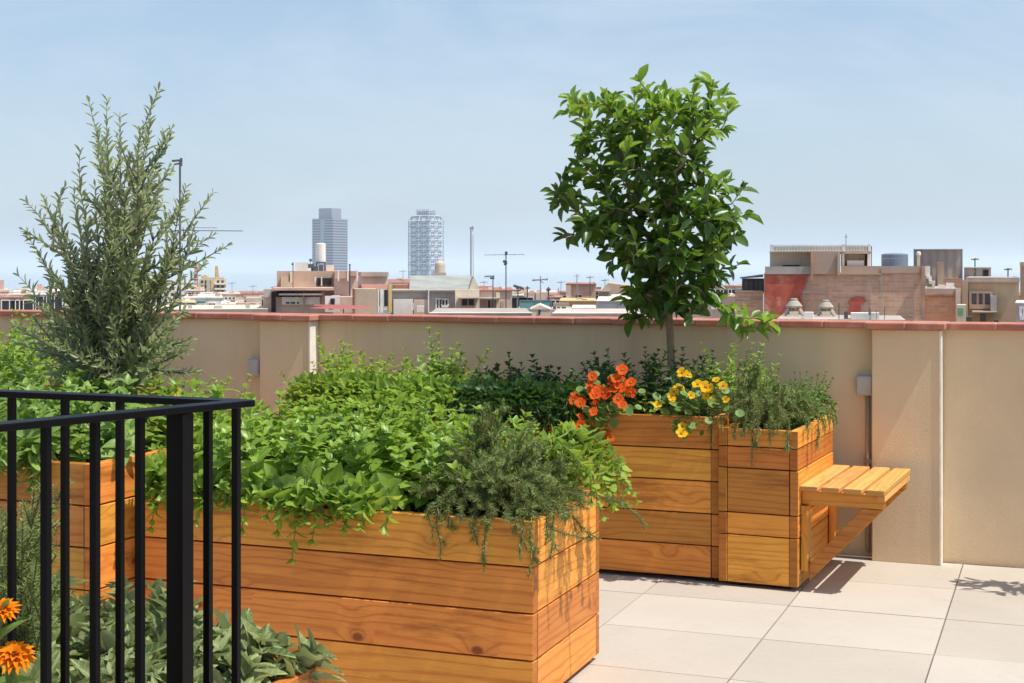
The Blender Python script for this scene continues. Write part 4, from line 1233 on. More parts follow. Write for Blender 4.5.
b = Bld('terraced_house', 'brown house with a stepped roofline next to the tank building', 'building', 236, 262, 303, 80, 9, brown); b.box('roof_room', 246, 262, 298, 303, 1.5, 6, grime)
b.box('white_wall', 255.5, 259.5, 303.3, None, -.25, -.01, white); b.win(240, 243, 306, 310)

# ---- complex with the white water tank
b = Bld('rooftop_building', 'brownish building with roof terraces, red awning and a white water tank on top', 'building', 264, 375, 297, 62, 14, palepink)
b.box('end_block', 264, 276, 289, 297, -.3, 10, grey); b.box('stair_opening', 271.5, 276, 292, 312, -.5, -.31, M['shade'])
b.box('roof_slab', 272, 334, 288, 290.4, -1.2, 10, pink)
b.box('terrace_wall', 276, 334, 290.4, 297, 2.5, 10, palepink); b.box('terrace_fascia', 279, 322, 293.5, 295.2, -.9, -.62, white)
b.box('white_screen', 282, 303, 297, 304.5, -.3, -.01, white); b.box('white_screen', 304.5, 320, 297, 304.5, -.3, -.01, white)
b.boxes('window', [(286, 289.5, 302, 303.6, -.34, -.31), (291, 295, 302, 303.6, -.34, -.31), (297, 299, 302, 303.6, -.34, -.31)], glass)
b.box('post', 302.8, 304.3, 292, 312, -.5, -.32, brown); b.box('post', 322, 324.5, 291, 305, -.5, -.32, brown)
b.box('white_room', 325, 340, 296, 312, -1.2, -.2, white); b.box('doorway', 330.5, 334.8, 298.5, 305, -1.26, -1.21, M['shade'])
b.box('awning', 314, 345, 305.7, 308.2, -3.2, -1.3, redcloth)
b.box('back_wall', 277, 334, 271, 288, 3, 9, brown); b.box('light_panel', 290, 293.6, 272, 282, 2.7, 2.99, cream); b.box('grey_panel', 281, 289, 276, 287, 2.75, 2.99, tan)
b.box('guard_wall', 281, 316, 282, 288, 1.2, 1.5, tan); b.box('dark_opening', 317, 331, 278, 285, 2.85, 2.98, M['shade']); b.box('post', 314.6, 316, 277, 288, 2.6, 2.9, white)
b.box('post', 321, 322.2, 277, 286, 2.6, 2.84, white)
b.box('side_wall', 334, 358, 271, 297, 2.2, 9, palepink); b.box('shade_panel', 335, 347, 271, 278.5, 1.9, 2.19, brown); b.box('shade_panel', 349, 357, 271, 276, 1.9, 2.19, brown)  # the brown panels are shade painted onto the side wall
for x in (338.5, 348, 357.5): b.box('roof_post', x - .7, x + .7, 270, 281, 1.5, 1.7, white)
b.box('grey_wall', 355, 377, 289, None, -2.6, -.3, tan); b.box('dark_edge', 353.8, 355.2, 289, 312, -2.65, -.31, terr)
b.box('white_post', 378, 379.6, 289.5, 313, -2.4, -2.0, white); b.box('white_post', 380.6, 383.4, 289.5, 313, -2.4, -2.0, white)
b.gable('tile_roof', 366, 386, 289, 284, -.2, 5, terr); b.box('yellow_stack', 389, 392.5, 284, 313, -1, -.3, ochre)
b.boxes('rooftop_room', [(358, 388, 276, 290, 5, 11)], white); b.box('rooftop_roof', 361, 389, 272, 276.4, 4.6, 11.4, grime)
b.box('plant_room', 295, 309, 262.5, 271, 4, 8, white); b.box('plant_room', 326, 334, 265, 271, 4, 8, cream)
tank = b.cyl('water_tank', 320.7, 5.0, 244, 262, 6, plain('tank_white', (.72, .69, .62), .5), dome=.05)
b.boxes('tank_stand', [(316, 317, 262, 271, 5.2, 5.4), (324.5, 325.5, 262, 271, 5.2, 5.4), (316, 325.5, 261.8, 262.8, 5.1, 7)], dmetal)
[b.box('roof_equipment', *e, m_) for m_ in [dmetal] for e in ((308, 314, 264, 268, 3, 3.6), (311, 318, 266.5, 271, 3.1, 3.7), (319, 323, 265, 271, 3.1, 3.7), (309.2, 312, 259, 261.4, 3, 3.4), (310.4, 310.9, 261.4, 264, 3.1, 3.2),)]
b = Bld('parasol', 'flat reddish parasol on the roof terrace left of the grey wall', 'parasol', 343, 344, 309, 55, .1, dmetal, wall='pole')
mb = MB(); mb.lathe([(1.3, b.Z(308)), (.7, b.Z(305.8)), (.02, b.Z(305))], 0, .05, 8); mb.build('canopy', redcloth, b.root)

# ---- gable roofed building right of it
b = Bld('gabled_building', 'building with grey green metal gable roof below the lattice tower', 'building', 391, 478, 289.8, 70, 14, grey)
b.gable('roof', 413, 470, 290, 275.5, 2.2, 12, zinc, .2)
mb = MB(); mb.prism([(b.X(469, 2.1), b.Z(289.7, 2.1)), (b.X(480, 2.1), b.Z(289.7, 2.1)), (b.X(474, 2.1), b.Z(276.5, 2.1))], 1, 2.1, 11); mb.build('gable_end', cream, b.root)
b.box('cream_wall', 456, 479.5, 289.5, None, -.5, -.01, cream); b.box('white_post', 428, 429.2, 288, 313, -.4, -.01, white); b.box('white_post', 455.2, 456.4, 290, 313, -.6, -.51, white)
b.box('pale_wall', 393.5, 413, 299, None, -.3, -.01, white); b.box('pale_wall', 413.8, 428, 299.5, None, -.3, -.01, palepink)
b.win(437, 441, 299.5, 309.5); b.win(442.5, 447.5, 300, 305); b.win(462, 474, 299, 305.5, d=-.5, frame=brown)
b.box('awning', 459, 480, 297.6, 298.8, -1.8, -.52, grime); b.box('cornice', 391, 455, 289.8, 291, -.25, -.02, grime)
[b.box('small_box', *e, m_) for m_ in [white] for e in ((417, 424, 306, 312, -1.2, -.6), (411, 413.5, 303.5, 310, -.9, -.5),)]
b.box('back_block', 393, 414, 285, 290, 4, 10, terr)
o = b.cyl('dome_tank', 440, 5.2, 265, 275, 9, cm('dome_render', (.55, .47, .36)), dome=.25); b.boxes('roof_curb', [(432, 446, 272.5, 278, 8, 10)], grime)
b = Bld('terraced_house', 'low red roofed houses under the foot of the lattice tower', 'building', 385, 416, 282, 210, 14, palepink); b.gable('roof', 385, 416, 282.5, 279, 0, 12, terr)
for x in (390, 396, 402, 408): b.win(x, x + 2.5, 285, 288, mull=0)

# ---- middle: pink terraces
b = Bld('terraced_house', 'pinkish terrace house with a lean to canopy, behind the aerial masts', 'building', 478, 512, 291, 75, 12, palepink); b.roof(terr, .9, .1)
b.box('canopy', 478, 500, 297.5, 299, -1.5, -.01, grime); b.win(488, 494, 300, 308, frame=cream); b.box('door', 501, 504, 301, None, -.06, -.005, brown)
b.box('cream_panel', 496, 500, 292.3, None, -.22, -.01, cream)
b.stacks([(500, 2.4, 286.5, 291), (484, 2, 287, 291)], brown)
b = Bld('terraced_house', 'long low pink house behind the turquoise screen', 'building', 508, 558, 292.3, 110, 12, palepink); b.box('cream_panel', 536, 540, 292.6, None, -.3, -.01, cream); b.box('shade_panel', 549, 558, 294, None, -.3, -.01, tan)  # the tan panel paints shade onto this house front
b.stacks([(527, 2, 288, 292.3), (547, 1.5, 289, 292.3), (558.5, 1.2, 288, 296)], grey); b.win(512, 517, 296, 300)
b = Bld('roof_terrace', 'roof terrace with a turquoise cloth screen along its rail', 'terrace', 518, 553, 309, 60, 8, grime)
b.box('cloth_screen', 520, 551.5, 300.5, 308.5, -.04, 0.0, turq); b.boxes('rail', [(519.5, 552, 300, 300.6, -.06, -.045), (535.5, 536, 300.6, 309, -.08, -.05), (551.5, 552, 300.6, 309, -.08, -.05), (519.5, 520, 300.6, 309, -.08, -.05)], metal)
b = Bld('roof_hut', 'little cream roof hut with a pointed front below the turquoise screen', 'hut', 530, 551, 309.5, 48, 3, cream); 
mb = MB(); mb.prism([(b.X(530), b.Z(309.4)), (b.X(551), b.Z(309.4)), (b.X(540), b.Z(305))], 1, -.02, 3); mb.build('roof', cream, b.root)
b.box('dark_slot', 538.6, 540.4, 309.5, 314.5, -.05, -.003, M['shade'])
b = Bld('terraced_house', 'ochre yellow house front below the pink block', 'building', 559, 597, 301, 72, 8, ochre); b.box('cornice', 559, 597, 300.6, 301.5, -.12, -.002, brown); b.box('lower_wall', 553, 569, 303, None, -.9, -.2, brown)
b = Bld('terraced_house', 'pink block with one dark double window and a row of chimney pots', 'building', 566, 596, 284.6, 95, 10, pink); b.box('roof', 565.5, 596.5, 283.8, 284.6, -.15, 10, terr)
b.win(575.5, 581.5, 295, 299.6, frame=brown); b.box('end_wall', 566, 571.2, 285, None, -.2, -.01, palepink)
for x in (576.5, 582.5, 587.5, 592): b.box('chimney', x - .8, x + .8, 282.2, 284, 3, 3.3, white)
b.box('side_shed', 558, 570, 297.5, None, -.5, -.2, cream)
b = Bld('terraced_house', 'grey pink gabled house half hidden by the citrus crown', 'building', 600, 640, 291, 85, 9, palepink)
mb = MB(); mb.prism([(b.X(596), b.Z(296)), (b.X(640), b.Z(290.9)), (b.X(632), b.Z(286)), (b.X(608), b.Z(283))], 1, -.02, 9); mb.build('roof', tan, b.root)
b.box('shed_roof', 599, 610, 290.5, 292, -1.2, -.03, grime); b.box('shutter', 600.5, 610, 292, 299, -.3, -.01, grey)
b = Bld('low_building', 'long white flat roofed building in front of the gabled house', 'building', 596, 634, 301, 58, 10, white); [b.box('panel', *e, m_) for m_ in [cm('off_white', (.58, .56, .53))] for e in ((598, 617, 303.5, 312, -.06, -.004), (618, 632, 302.5, 312, -.06, -.004),)]; b.box('cornice', 595.6, 634.4, 300.7, 301.6, -.12, -.01, grey)
b = Bld('roof_shelter', 'white tent like roof over a terrace below the ochre house', 'shelter', 574, 595, 308.6, 50, 3, white); b.box('roof', 572, 596, 307.4, 308.6, -.4, 3.2, white)
b = Bld('low_building', 'long low cream parapet just beyond the wall, under the aerials', 'building', 430, 532, 313.3, 44, 6, cm('cream2', (.40, .33, .28))); b.box('coping', 429.5, 532.5, 312.6, 313.3, -.05, .35, white)
b = Bld('low_building', 'low grey terrace parapet just beyond the wall, beside the shelter', 'building', 552, 640, 313.8, 44, 6, palepink); b.box('coping', 552, 640.5, 312.9, 313.8, -.05, .35, white)
b = Bld('low_building', 'low pale terrace just beyond the wall at left', 'building', 150, 268, 309.5, 60, 8, cream); b.box('coping', 150, 268.5, 308.8, 309.5, -.06, .4, white)
for e in ((188, 192, 305, 309, 1, 1.6), (214, 222, 306, 309, 1, 1.8), (246, 250, 303.5, 309, 1, 1.4)): b.box('chimney', *e, grey)
b = Bld('low_building', 'dark roof terrace with plant pots behind the ochre house front', 'building', 551, 572, 309.5, 52, 4, grime); [b.box('pot', *e, m_) for m_ in [dmetal] for e in ((553, 556, 306.5, 309.5, .3, .5), (557, 560, 307, 309.5, .3, .5), (561.5, 566, 307, 309.5, .3, .5),)]
b = Bld('terraced_house', 'pink houses seen below the citrus crown', 'building', 640, 738, 296, 80, 10, palepink); b.box('cornice', 639, 739, 295.4, 296.2, -.2, -.01, white); b.win(688, 693, 301, 307); b.win(712, 718, 301, 307)

# ---- the big brick building on the right
YB = 38.0
b = Bld('brick_building', 'big old brick building with a patch of peeling red paint', 'building', 763, 923, 273, YB, 10, brick)
k = b.k
mb = MB(); mb.prism([(b.X(764), b.Z(319)), (b.X(804), b.Z(319)), (b.X(803), b.Z(306)), (b.X(800), b.Z(298)), (b.X(804), b.Z(287)), (b.X(808), b.Z(274.8)), (b.X(764), b.Z(274.8))], 1, -.05, -.004); mb.build('red_paint', mr, b.root)
mb = MB(); mb.prism([(b.X(x_), b.Z(y_)) for x_, y_ in ((846, 313), (855, 314.5), (861, 311), (860, 305), (866, 301), (864, 297), (857, 296), (851, 298.5), (848, 302), (851, 306))], 1, -.04, -.004); mb.build('red_paint', mr, b.root)
b.box('grey_band', 764, 811, 266.5, 274.2, -.08, 6, grime)
b.box('render_patch', 800, 824, 290.5, 293.5, -.03, -.003, palepink); b.box('render_patch', 908.5, 914, 314, 316, -.05, -.003, palepink)
b.box('buttress', 811.2, 839.6, 251.5, 274, -.14, 3, brown); b.box('buttress_rib', 810.6, 812.6, 252, 319, -.3, -.15, brickd); b.box('buttress_rib', 837.5, 840.4, 252, 275, -.3, -.15, tan)
b.box('parapet_band', 841, 923.4, 266, 273, -.06, 6, brown); b.box('ledge', 812, 881, 273.2, 274.6, -.12, -.062, tan)
b.box('drain_pipe', 880.6, 881.4, 268, 318, -.12, -.065, grime); b.box('corner_pier', 920.5, 924, 266.5, 319, -.16, -.062, brickd)
b.box('penthouse', 769, 811, 252, 266.5, 1.5, 6, cream); b.box('penthouse', 841, 870, 254, 266, 1.5, 6, cream)
b.boxes('white_frame', [(842, 844.4, 252, 266, 1.1, 1.4), (867.5, 870.5, 246, 266, 1.1, 1.4), (841, 871, 251.5, 253.6, 1.1, 1.39), (847, 864, 260.5, 265.8, 1.2, 1.45)], white)
b.boxes('dark_strip', [(865, 867, 253.7, 266, 1.3, 1.48), (782, 799, 265, 266.2, 1.3, 1.48)], M['shade'])
b.box('roof_slab', 768.4, 871.5, 251.2, 252, 1.0, 6.3, grime)
mb = MB()
for i in range(34):
    x = 769.5 + i * 3.0; mb.box(b.X(x, 1.05), b.X(x, 1.05) + .028, 1.05, 1.08, b.Z(251.2, 1.05), b.Z(245.4, 1.05))
mb.box(b.X(769, 1.05), b.X(870, 1.05), 1.03, 1.1, b.Z(245.5, 1.05), b.Z(244.8, 1.05)); mb.box(b.X(769, 1.05), b.X(870, 1.05), 1.04, 1.09, b.Z(250.6, 1.05), b.Z(250.2, 1.05))
for x in (769.5, 842.5, 868): mb.box(b.X(x, 1.05), b.X(x, 1.05) + .07, 1.03, 1.1, b.Z(251.2, 1.05), b.Z(244.5, 1.05))
mb.build('balustrade', white, b.root)
mb = MB(); mb.box(b.X(769, 1.05), b.X(870, 1.05), 1.16, 1.19, b.Z(251.2, 1.05), b.Z(246, 1.05)); mb.build('screen', cm('pale_screen', (.58, .56, .50)), b.root)
b = Bld('lean_to', 'dark roofed lean to with windows at the left of the brick building', 'lean-to', 743, 763, 279, 39.5, 3, M['shade'])
mb = MB(); mb.prism([(b.X(740), b.Z(278.5)), (b.X(740), b.Z(277.5)), (b.X(763), b.Z(274.5)), (b.X(763), b.Z(277))], 1, -.5, 3.2); mb.build('roof', dmetal, b.root)
b.win(744.5, 753, 281, 290, frame=dmetal, pane=plain('dusty_glass', (.15, .145, .13), .3)); b.win(754.5, 761.5, 281, 290, frame=dmetal, pane=M.get('x') or plain('dusty_glass', (.17, .165, .15), .3))
b = Bld('brick_wall', 'low brick wall with a flat cap at the left of the brick building', 'wall', 735, 763, 291.5, 39, 3, brick); b.box('cap', 734.5, 763, 290.8, 291.6, -.06, 3, tan); b.box('ledge', 735, 763, 298.5, 299.4, -.05, -.003, grime)
b = Bld('water_tank', 'round blue grey water tank behind the brick parapet', 'water tank', 882, 907.5, 266, 46, 3, tank_b, wall='stand')
b.cyl('tank', 894.7, 12.9, 254.5, 266, 1.6, tank_b, 28, dome=.05)
b.boxes('hoop', [(881.5, 907.9, 258.2, 258.7, .15, .18)], metal)
b = Bld('corrugated_block', 'tall windowless block clad in brown corrugated sheet', 'building', 913.5, 962.5, 249.5, 48, 8, mc); b.box('cap', 913.2, 962.8, 249, 249.8, -.05, 8, grime); b.box('low_wall', 938, 962, 278, None, -.8, -.01, brick)
b = Bld('chimney', 'pale chimney with a round cap in front of the corrugated block', 'chimney', 917, 920.2, 255, 43, .1, cream, wall='shaft')
b.cyl('cap', 918.6, 2.2, 252.8, 255.2, .05, white, 12, dome=.04)
b = Bld('chimney', 'thick brown chimney stack rising before the corrugated block', 'chimney', 937.5, 943.5, 263, 44, .2, tan, wall='shaft'); b.box('cap', 937, 944, 262, 263.2, -.03, .23, brown)
b = Bld('brick_annex', 'lower brick annex at the right end of the brick building', 'building', 924, 955.5, 294.5, 38.6, 6, brick); b.box('parapet', 923.9, 956, 288.5, 294.5, -.05, 6, grime); b.box('ledge', 923.8, 956, 293.9, 295.4, -.12, -.052, brickd)
b.box('pale_pier', 955.6, 960.5, 288, None, -.2, -.01, cream)
for e in ((925, 930, 266, 276, 2, 2.5), (926.5, 931.5, 276, 281, 1.6, 2.2), (929, 935, 281, 288, 1.2, 1.8), (946, 954, 283, 289, 1, 1.5), (938, 945, 285, 288.6, .8, 1.2)): b.box('roof_box', *e, white)
[b.box('plant_pot', *e, m_) for m_ in [cm('mossy', (.18, .20, .09))] for e in ((926, 928.6, 278.5, 283, .8, 1.0), (927, 932, 284, 287, .6, .9),)]
b = Bld('roof_room', 'small grey roof room with one dark square opening', 'roof room', 964, 991, 267.5, 47, 4, cm('pale_grey_render', (.42, .37, .32))); b.box('cap', 963.6, 991.4, 267, 267.9, -.06, 4, white); b.box('opening', 983, 988.4, 270, 276.5, -.05, -.003, M['shade']); b.boxes('vent', [(973, 975.5, 270, 272.5, -.04, -.003)], brown)
b = Bld('tan_house', 'tan house with a grey shuttered window and a gutter pipe', 'building', 966, 1019, 281.5, 40, 9, cm('tan_render', (.56, .41, .25)))
b.box('parapet', 965.5, 1019.5, 277.5, 281.5, -.05, 9, grime); b.box('ledge', 965, 1019.5, 281.2, 282.4, -.1, -.052, brown)
b.box('left_pier', 962, 967.5, 280, None, -.3, -.02, tan)
b.win(971.5, 990, 293.5, 304.5, frame=brown, pane=shutter, mull=2)
b.box('utility_box', 990.6, 997, 296, 311, -.5, -.02, cm('pale_box', (.45, .42, .38))); b.box('awning', 972, 997, 311.5, 312.8, -.9, -.02, grime); b.box('gutter_pipe', 992.2, 993.2, 312.8, 323, -.2, -.1, metal)
[b.box('roof_box', *e, m_) for m_ in [dmetal] for e in ((966, 972, 317, 324, -1.4, -.9), (980, 986, 314.5, 324, -.7, -.2), (994, 998, 320, 324, -.8, -.4),)]
b = Bld('terraced_house', 'tall brown house cut by the right edge of the photo', 'building', 1020, 1075, 266, 42, 8, brown); b.box('roof_edge', 1019.6, 1075, 262, 266.4, -.1, 8, cm('yellowish', (.5, .42, .25)))
b = Bld('low_building', 'pale pink low wall at the right edge of the photo', 'wall', 1015.5, 1060, 303.5, 36, 3, cm('pale_lilac', (.56, .45, .44))); b.box('cap', 1015, 1060, 302.7, 303.6, -.05, 3, white); b.win(1022, 1026, 309, 315)
b = Bld('low_building', 'cream low wall with green bags beside the tan house', 'wall', 957, 966, 305, 37, 1, cream); b.boxes('green_bag', [(957.5, 963, 308, 316, -.4, -.02)], plain('green_cloth', (.2, .36, .2), .8))
# conical chimney cowls
for px, w_, yt, yb, lab in ((794, 8.5, 298.5, 311, 'stone chimney with a conical cap on a pale base, left of the two'), (826, 8.0, 300, 312, 'stone chimney with a squat conical cap, right of the two')):
    b = Bld('chimney_cowl', lab, 'chimney', px - 4.5, px + 4.5, 311.5, 33, .35, cream, wall='shaft', base=-2)
    mb = MB(); r = w_ * b.k
    z0, z1 = b.Z(yb - 3), b.Z(yt)
    mb.lathe([(r * .9, z0), (r * .98, z0 + (z1 - z0) * .2), (r * .62, z0 + (z1 - z0) * .62), (r * .42, z0 + (z1 - z0) * .78), (r * .45, z1 - .02), (r * .3, z1)], 0, .2, 14); mb.build('conical_cap', stained('stone_cap', (.36, .31, .25), .25, 6, .9, .3, 30), b.root)
    mb = MB()
    for i in range(8):
        a_ = i * math.pi / 4 + .3; mb.tube([(r * .55 * math.cos(a_), .2 + r * .55 * math.sin(a_), b.Z(yb + 4)), (r * .5 * math.cos(a_), .2 + r * .5 * math.sin(a_), z0 + .01)], .02, 5)
    mb.build('cap_posts', grime, b.root)
    for sx_ in (-1, 1):
        mb = MB(); mb.tube([(sx_ * r * 1.3, .1, b.Z(yb + 7)), (sx_ * r * .6, .15, b.Z(yb - 2))], .045, 6); mb.build('stay', grime, b.root)
b = Bld('low_building', 'row of low white boxes on the roof before the brick building', 'building', 776, 905, 319.4, 31, 3, grime, base=-6)
[b.box('white_box', *e, m_) for m_ in [white] for e in ((804, 813, 312.5, 319.4, .2, .6), (851, 868.5, 313, 319.4, .2, .8), (871, 879, 312.5, 319.4, .2, .6),)]
[b.box('vent_pipe', *e, m_) for m_ in [dmetal] for e in ((838.5, 839.4, 303, 319.4, .1, .13), (868.8, 869.5, 307, 319.4, .1, .12), (870.2, 870.8, 309, 319.4, .1, .12), (876, 876.5, 310, 319.4, .1, .12), (884, 884.6, 306.5, 319.4, .1, .12), (844, 848, 311.5, 319.4, .3, .5),)]
b = Bld('terraced_house', 'brick and plaster houses filling in beyond the brick building', 'building', 860, 1100, 296, 70, 10, tan); b.roof(terr, .6)

# ---- more houses filling the skyline
def house(label, px0, px1, yt, Y, mat, roofm=None, wins=(), cor=None):
    b = Bld('terraced_house', label, 'building', px0, px1, yt, Y, 8, mat)
    if roofm: b.roof(roofm, .8)
    else: b.box('cornice', px0 - .3, px1 + .3, yt - .1, yt + .9, -.15, -.003, cor or white)
    for x in wins: b.win(x, x + max(1.6, 1.0 / b.k), yt + 2.6, yt + 2.6 + 1.6 / b.k, mull=0)
    return b
house('small ochre house left of the tank building, partly behind the olive', 172, 196, 302, 98, ochre, None, (176, 183, 190))
house('cream house with four small windows below the red crane jib', 186, 205, 290, 230, cream, None, (188, 192, 196, 200))
house('white house with a flat red roof left of the tank building', 244, 266, 297.5, 150, white, terr, (248, 254, 260))
house('pale house seen between the tank building and the gabled building', 374, 398, 286, 130, white, terr, (378, 384, 390))
house('pink house with three windows behind the gabled building', 468, 492, 287.5, 150, pink, terr, (472, 479, 485))
house('cream house with a flat top behind the dark leaning aerial', 509, 524, 295, 95, cream, None, (512, 518))
house('grey house front right of the turquoise screen', 553, 568, 293, 120, grey, terr, (556, 562))
house('tan house right of the turquoise screen with a red roof', 548, 562, 298, 88, tan, terr, (551, 556))
house('pale yellow house behind the white flat roofed building', 584, 604, 290, 140, cream, None, (588, 594))
house('white house just left of the citrus trunk', 610, 650, 297, 75, white, None, (640, 646))
house('cream house with a red roof behind the low brick wall', 700, 745, 287, 120, cream, terr, (708, 716, 724, 732))
house('grey house behind the roof clutter of the brick annex', 920, 966, 283, 70, grey, None, (926,))
house('pink house at far left below the pale block', -6, 30, 298, 110, pink, terr, (2, 10, 20))
house('cream house with a row of windows left of the olive', 8, 60, 294, 140, cream, None, (12, 20, 28, 36, 44, 52))
# chimneys, small roof rooms and air conditioning boxes on the roofs
rr = random.Random(11)
for b in ALLB:
    if b.name not in ('terraced_house', 'apartment_block', 'none'): continue
    n = 2 + int((b.px1 - b.px0) / 12)
    if b.name in ('brick_building', 'rooftop_building', 'gabled_building'): n = 4
    for i in range(n):
        w_ = rr.uniform(.5, 1.6) / b.k; w_ = min(w_, 5); x = rr.uniform(b.px0 + .5, max(b.px0 + .6, b.px1 - w_ - .5)); h_ = rr.uniform(1.2, 3.6)
        d_ = rr.uniform(.8, b.depth * .6)
        if b.name == 'brick_building': d_ = 7.5; h_ *= .8
        y_ = b.yt if b.name not in ('rooftop_building',) else 270
        if b.name == 'gabled_building' : y_ = 289.5; d_ = .6; h_ *= .7
        b.box('chimney', x, x + w_, y_ - h_, y_ + 2, d_, d_ + .8, rr.choice([white, brick, tan, grey, cream, terr, palepink]))
# ---- masts, aerials, cranes
def mast(label, px, y0, Y, r, parts, name='tv_antenna', cat='antenna', ybase=322, mat=None):
    top = W(px, y0, Y); bot = W(px, ybase, Y)
    t = thing(name, label, cat, bot, TH)
    H = top.z - bot.z; k = Y / FOC
    mb = MB(); mb.tube([(0, 0, -1.5), (0, 0, H)], r, 7); mb.build('mast', mat or metal, t)
    for nm, segs in parts:
        mb = MB()
        for (xa, ya, xb, yb, rr) in segs:
            mb.tube([((xa - px) * k, random.uniform(-.02, .02), (ybase - ya) * k), ((xb - px) * k, random.uniform(-.02, .02), (ybase - yb) * k)], rr, 5)
        mb.build(nm, mat or metal, t)
    return t
def yagi(px0, px1, y, n, hh, r): return [(px0, y, px1, y - .6, r)] + [(px0 + (px1 - px0) * i / (n - 1), y - hh, px0 + (px1 - px0) * i / (n - 1), y + hh, r * .6) for i in range(n)]
mast('tall dark aerial mast rising behind the olive tree', 180, 160, 22, .016, [('top_fitting', [(172, 161, 182, 160, .018), (174, 164.5, 181, 163, .014), (181, 158, 181, 166, .02)]), ('boom', [(183, 230.5, 243, 231, .006), (160, 232, 186, 230, .01), (186, 227.6, 217, 227.9, .004), (192, 229, 195, 231.6, .014)])], mat=dmetal)
mast('thin grey mast standing right of the lattice tower', 471, 227, 130, .07, [('top_fitting', [(469.5, 228, 474, 228, .06), (472.6, 226, 472.6, 231, .05)]), ('stay', [(473, 235, 473.2, 290, .03)])], name='radio_mast', cat='mast')
mast('antenna mast with two stacked heads in the middle of the skyline', 506, 252, 60, .025, [('aerial', yagi(485, 524, 255, 5, .8, .010)), ('head', [(505, 253, 507.5, 253, .07), (503, 261, 507, 262.5, .06), (504, 264.5, 507, 263, .05)])], mat=dmetal)
mast('small tv aerial on a pole above the gabled building', 493, 276, 55, .02, [('aerial', yagi(485, 494, 276.5, 4, 1.2, .02)), ('head', [(490, 278, 494, 278.4, .04)])], mat=dmetal)
mast('leaning dark tv aerial before the pink terrace house', 518, 287, 50, .022, [('aerial', [(513.5, 285.5, 524, 289, .05), (516, 288.5, 522, 287, .03), (515, 291, 521, 290, .03)])], mat=dmetal)
mast('cross shaped tv aerial above the turquoise screen', 540.5, 276, 58, .022, [('aerial', [(532, 280.3, 548, 279.2, .03), (534, 278.6, 534, 281.5, .02), (547, 277.8, 547, 280.5, .02), (537.5, 279, 543.5, 283, .016)])])
mast('thin aerial left of the pink block with chimney pots', 527.5, 286, 70, .03, [('aerial', [(525, 288, 530, 288, .03)])], mat=dmetal)
mast('faint thin aerial above the pink block', 577, 274, 90, .03, [('aerial', [(574, 276, 580, 276, .02)])])
mast('short dark aerial on the roof left of the ochre house', 548.5, 287, 70, .04, [('aerial', [(546.5, 289.5, 550.5, 289.5, .06)])], mat=dmetal)
mast('slim lightning rod on the brick building penthouse', 846, 234, 39.5, .012, [('tip', [(844.8, 237, 847.2, 236.5, .02)])], ybase=251)
mast('short rod at the right end of the white balustrade', 871.5, 246, 40, .012, [('tip', [(870.8, 248, 872.2, 248, .012)])], ybase=266, mat=dmetal)
mast('short pole beside the office tower foot', 349.8, 264, 64, .03, [('tip', [(349, 265, 350.6, 265, .04)])], ybase=275, mat=dmetal)
mast('thin pole with a red blob left of the water tank', 293, 262, 62, .02, [('tip', [(291.5, 264.4, 293.5, 263.8, .04)])], ybase=275, mat=dmetal)
yel = plain('crane_yellow', (.62, .34, .04), .5); redw = plain('crane_red', (.42, .16, .13), .5)
def crane(label, px, y0, y1, Y, mat, lean=0, cab=None):
    bot = W(px, y1, Y); t = thing('harbour_crane', label, 'crane', bot, TH); k = Y / FOC; H = (y1 - y0) * k
    mb = MB(); w_ = .9
    for sx_, sy_ in ((-1, -1), (1, -1), (1, 1), (-1, 1)): mb.tube([(sx_ * w_, sy_ * w_, -6), (sx_ * w_ * .4 + lean * k, sy_ * w_ * .4, H)], .28, 4)
    n = 8
    for i in range(n): 
        z0_, z1_ = H * i / n, H * (i + 1) / n; f0, f1 = 1 - .6 * i / n, 1 - .6 * (i + 1) / n; l0, l1 = lean * k * i / n, lean * k * (i + 1) / n
        mb.tube([(-w_ * f0 + l0, -w_ * f0, z0_), (w_ * f1 + l1, -w_ * f1, z1_)], .18, 4); mb.tube([(w_ * f0 + l0, -w_ * f0, z0_), (-w_ * f1 + l1, -w_ * f1, z1_)], .18, 4)
    mb.build('lattice_boom', mat, t)
    if cab:
        mb = MB(); x0, x1, ya, yb = cab; mb.box((x0 - px) * k, (x1 - px) * k, -2, 2, (y1 - yb) * k, (y1 - ya) * k); mb.build('cab', mat, t, bevel=.3)
crane('reddish lattice crane jib at far left of the skyline', 196.5, 264, 288, 700, redw, -.6)
crane('yellow crane cab rising by the yellow tower block', 205, 275, 290, 690, yel, 0, (202, 208, 276, 283))
crane('leaning orange crane jib above the yellow tower block', 218, 266, 280, 680, yel, -1.6)

for i, (px, y0, Y, lab) in enumerate(((232, 282, 150, 'thin aerial above the pink house left of the tank building'), (253, 285, 160, 'small aerial right above the white house with a flat red roof'), (403, 270, 140, 'thin aerial just left of the lattice tower foot'), (484, 281, 120, 'short aerial over the pink house behind the gabled building'), (561, 281, 110, 'short aerial left of the block with chimney pots'), (590, 276, 90, 'thin pole over the right end of the block with chimney pots'), (605, 279, 90, 'aerial over the grey pink gabled house'), (726, 277, 100, 'aerial left of the lean to'), (975, 258, 47, 'aerial on the small grey roof room'), (1008, 268, 44, 'aerial above the tan house'))):
    mast(lab, px, y0, Y, .02, [('aerial', yagi(px - 3.5, px + 3.5, y0 + 1.5, 4, .8, .018))], ybase=y0 + 26, mat=dmetal)
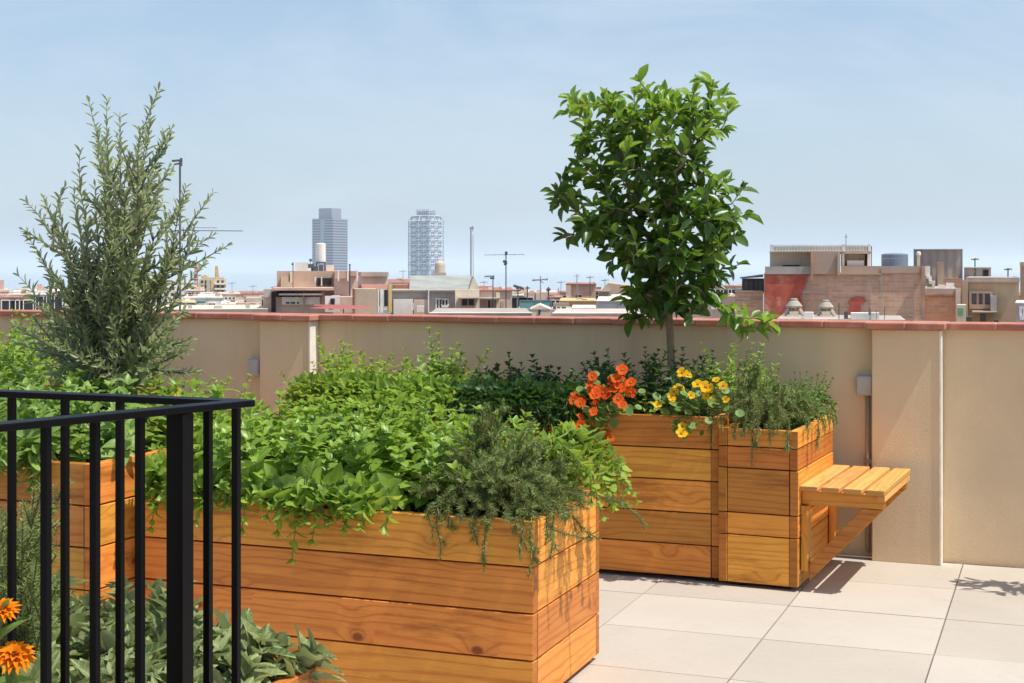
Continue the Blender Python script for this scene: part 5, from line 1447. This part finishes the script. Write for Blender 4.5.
# ================================================================== AIR
hm = bpy.data.materials.new('haze'); hm.use_nodes = True; nt = hm.node_tree
nt.nodes.remove(nt.nodes['Principled BSDF'])
pv = nt.nodes.new('ShaderNodeVolumePrincipled'); pv.inputs['Color'].default_value = (.88, .93, .97, 1); pv.inputs['Density'].default_value = 1.05e-4; pv.inputs['Anisotropy'].default_value = .2
L(nt, pv.outputs[0], nt.nodes['Material Output'].inputs['Volume'])
mb = MB(); mb.box(-27000, 27000, -27000, 27000, ZG - 2.0, 160)
tag(mb.build('haze', hm), 'thin pale air haze over the city and sea', kind='stuff')
# ================================================================== WORLD, SUN, CAMERA
HAZE_SKY = (2.55, 3.38, 4.35)
wd = bpy.data.worlds.new('World'); SC.world = wd; wd.use_nodes = True
nt = wd.node_tree; bg = nt.nodes['Background']
sky = nt.nodes.new('ShaderNodeTexSky'); sky.sky_type = 'NISHITA'; sky.sun_disc = False
el = math.asin(SUN.z); az = math.atan2(SUN.x, SUN.y)
sky.sun_elevation = el; sky.sun_rotation = az; sky.altitude = 40; sky.air_density = 1.0; sky.dust_density = 1.0; sky.ozone_density = 1.0
# pale haze towards the horizon and a thin veil of high cloud
tc = nt.nodes.new('ShaderNodeTexCoord'); sz = nt.nodes.new('ShaderNodeSeparateXYZ'); L(nt, tc.outputs['Generated'], sz.inputs[0])
hz = math_n(nt, 'POWER', math_n(nt, 'SUBTRACT', 1.0, math_n(nt, 'MINIMUM', math_n(nt, 'ABSOLUTE', sz.outputs[2]), 1.0)), 5.0)
c = mixc(nt, math_n(nt, 'MULTIPLY', hz, .80), sky.outputs[0], HAZE_SKY)
mp = nt.nodes.new('ShaderNodeMapping'); mp.inputs['Scale'].default_value = (1.6, 1.6, 5.0); L(nt, tc.outputs['Generated'], mp.inputs['Vector'])
nz = noise(nt, mp.outputs[0], 1.5, 7, .6, .9)
veil = ramp(nt, [(.44, (0, 0, 0)), (.70, (1, 1, 1))], nz).outputs[0]
c = mixc(nt, math_n(nt, 'MULTIPLY', veil, .6), c, (4.3, 5.0, 5.75))
L(nt, c, bg.inputs['Color']); bg.inputs['Strength'].default_value = .073

sl = bpy.data.lights.new('sun', 'SUN'); sl.energy = 2.4; sl.angle = R(.53); sl.color = (1.0, .965, .90)
so = bpy.data.objects.new('sun', sl); COL.objects.link(so); so.rotation_euler = SUN.to_track_quat('Z', 'Y').to_euler(); so.location = SUN * 30

cam = bpy.data.cameras.new('camera'); cam.lens = FOC * 36 / 1024; cam.sensor_width = 36; cam.shift_y = -(341.5 - HOR) / 1024
cam.clip_start = .05; cam.clip_end = 60000
cam.dof.use_dof = False
co_ = bpy.data.objects.new('camera', cam); COL.objects.link(co_); co_.location = (0, 0, EYE); co_.rotation_euler = (R(90), 0, TH); SC.camera = co_
SC.view_settings.view_transform = 'Standard'; SC.view_settings.look = 'None'; SC.view_settings.gamma = 1; SC.view_settings.exposure = 1.15
SC.cycles.max_bounces = 8; SC.cycles.volume_bounces = 2; SC.cycles.use_denoising = True
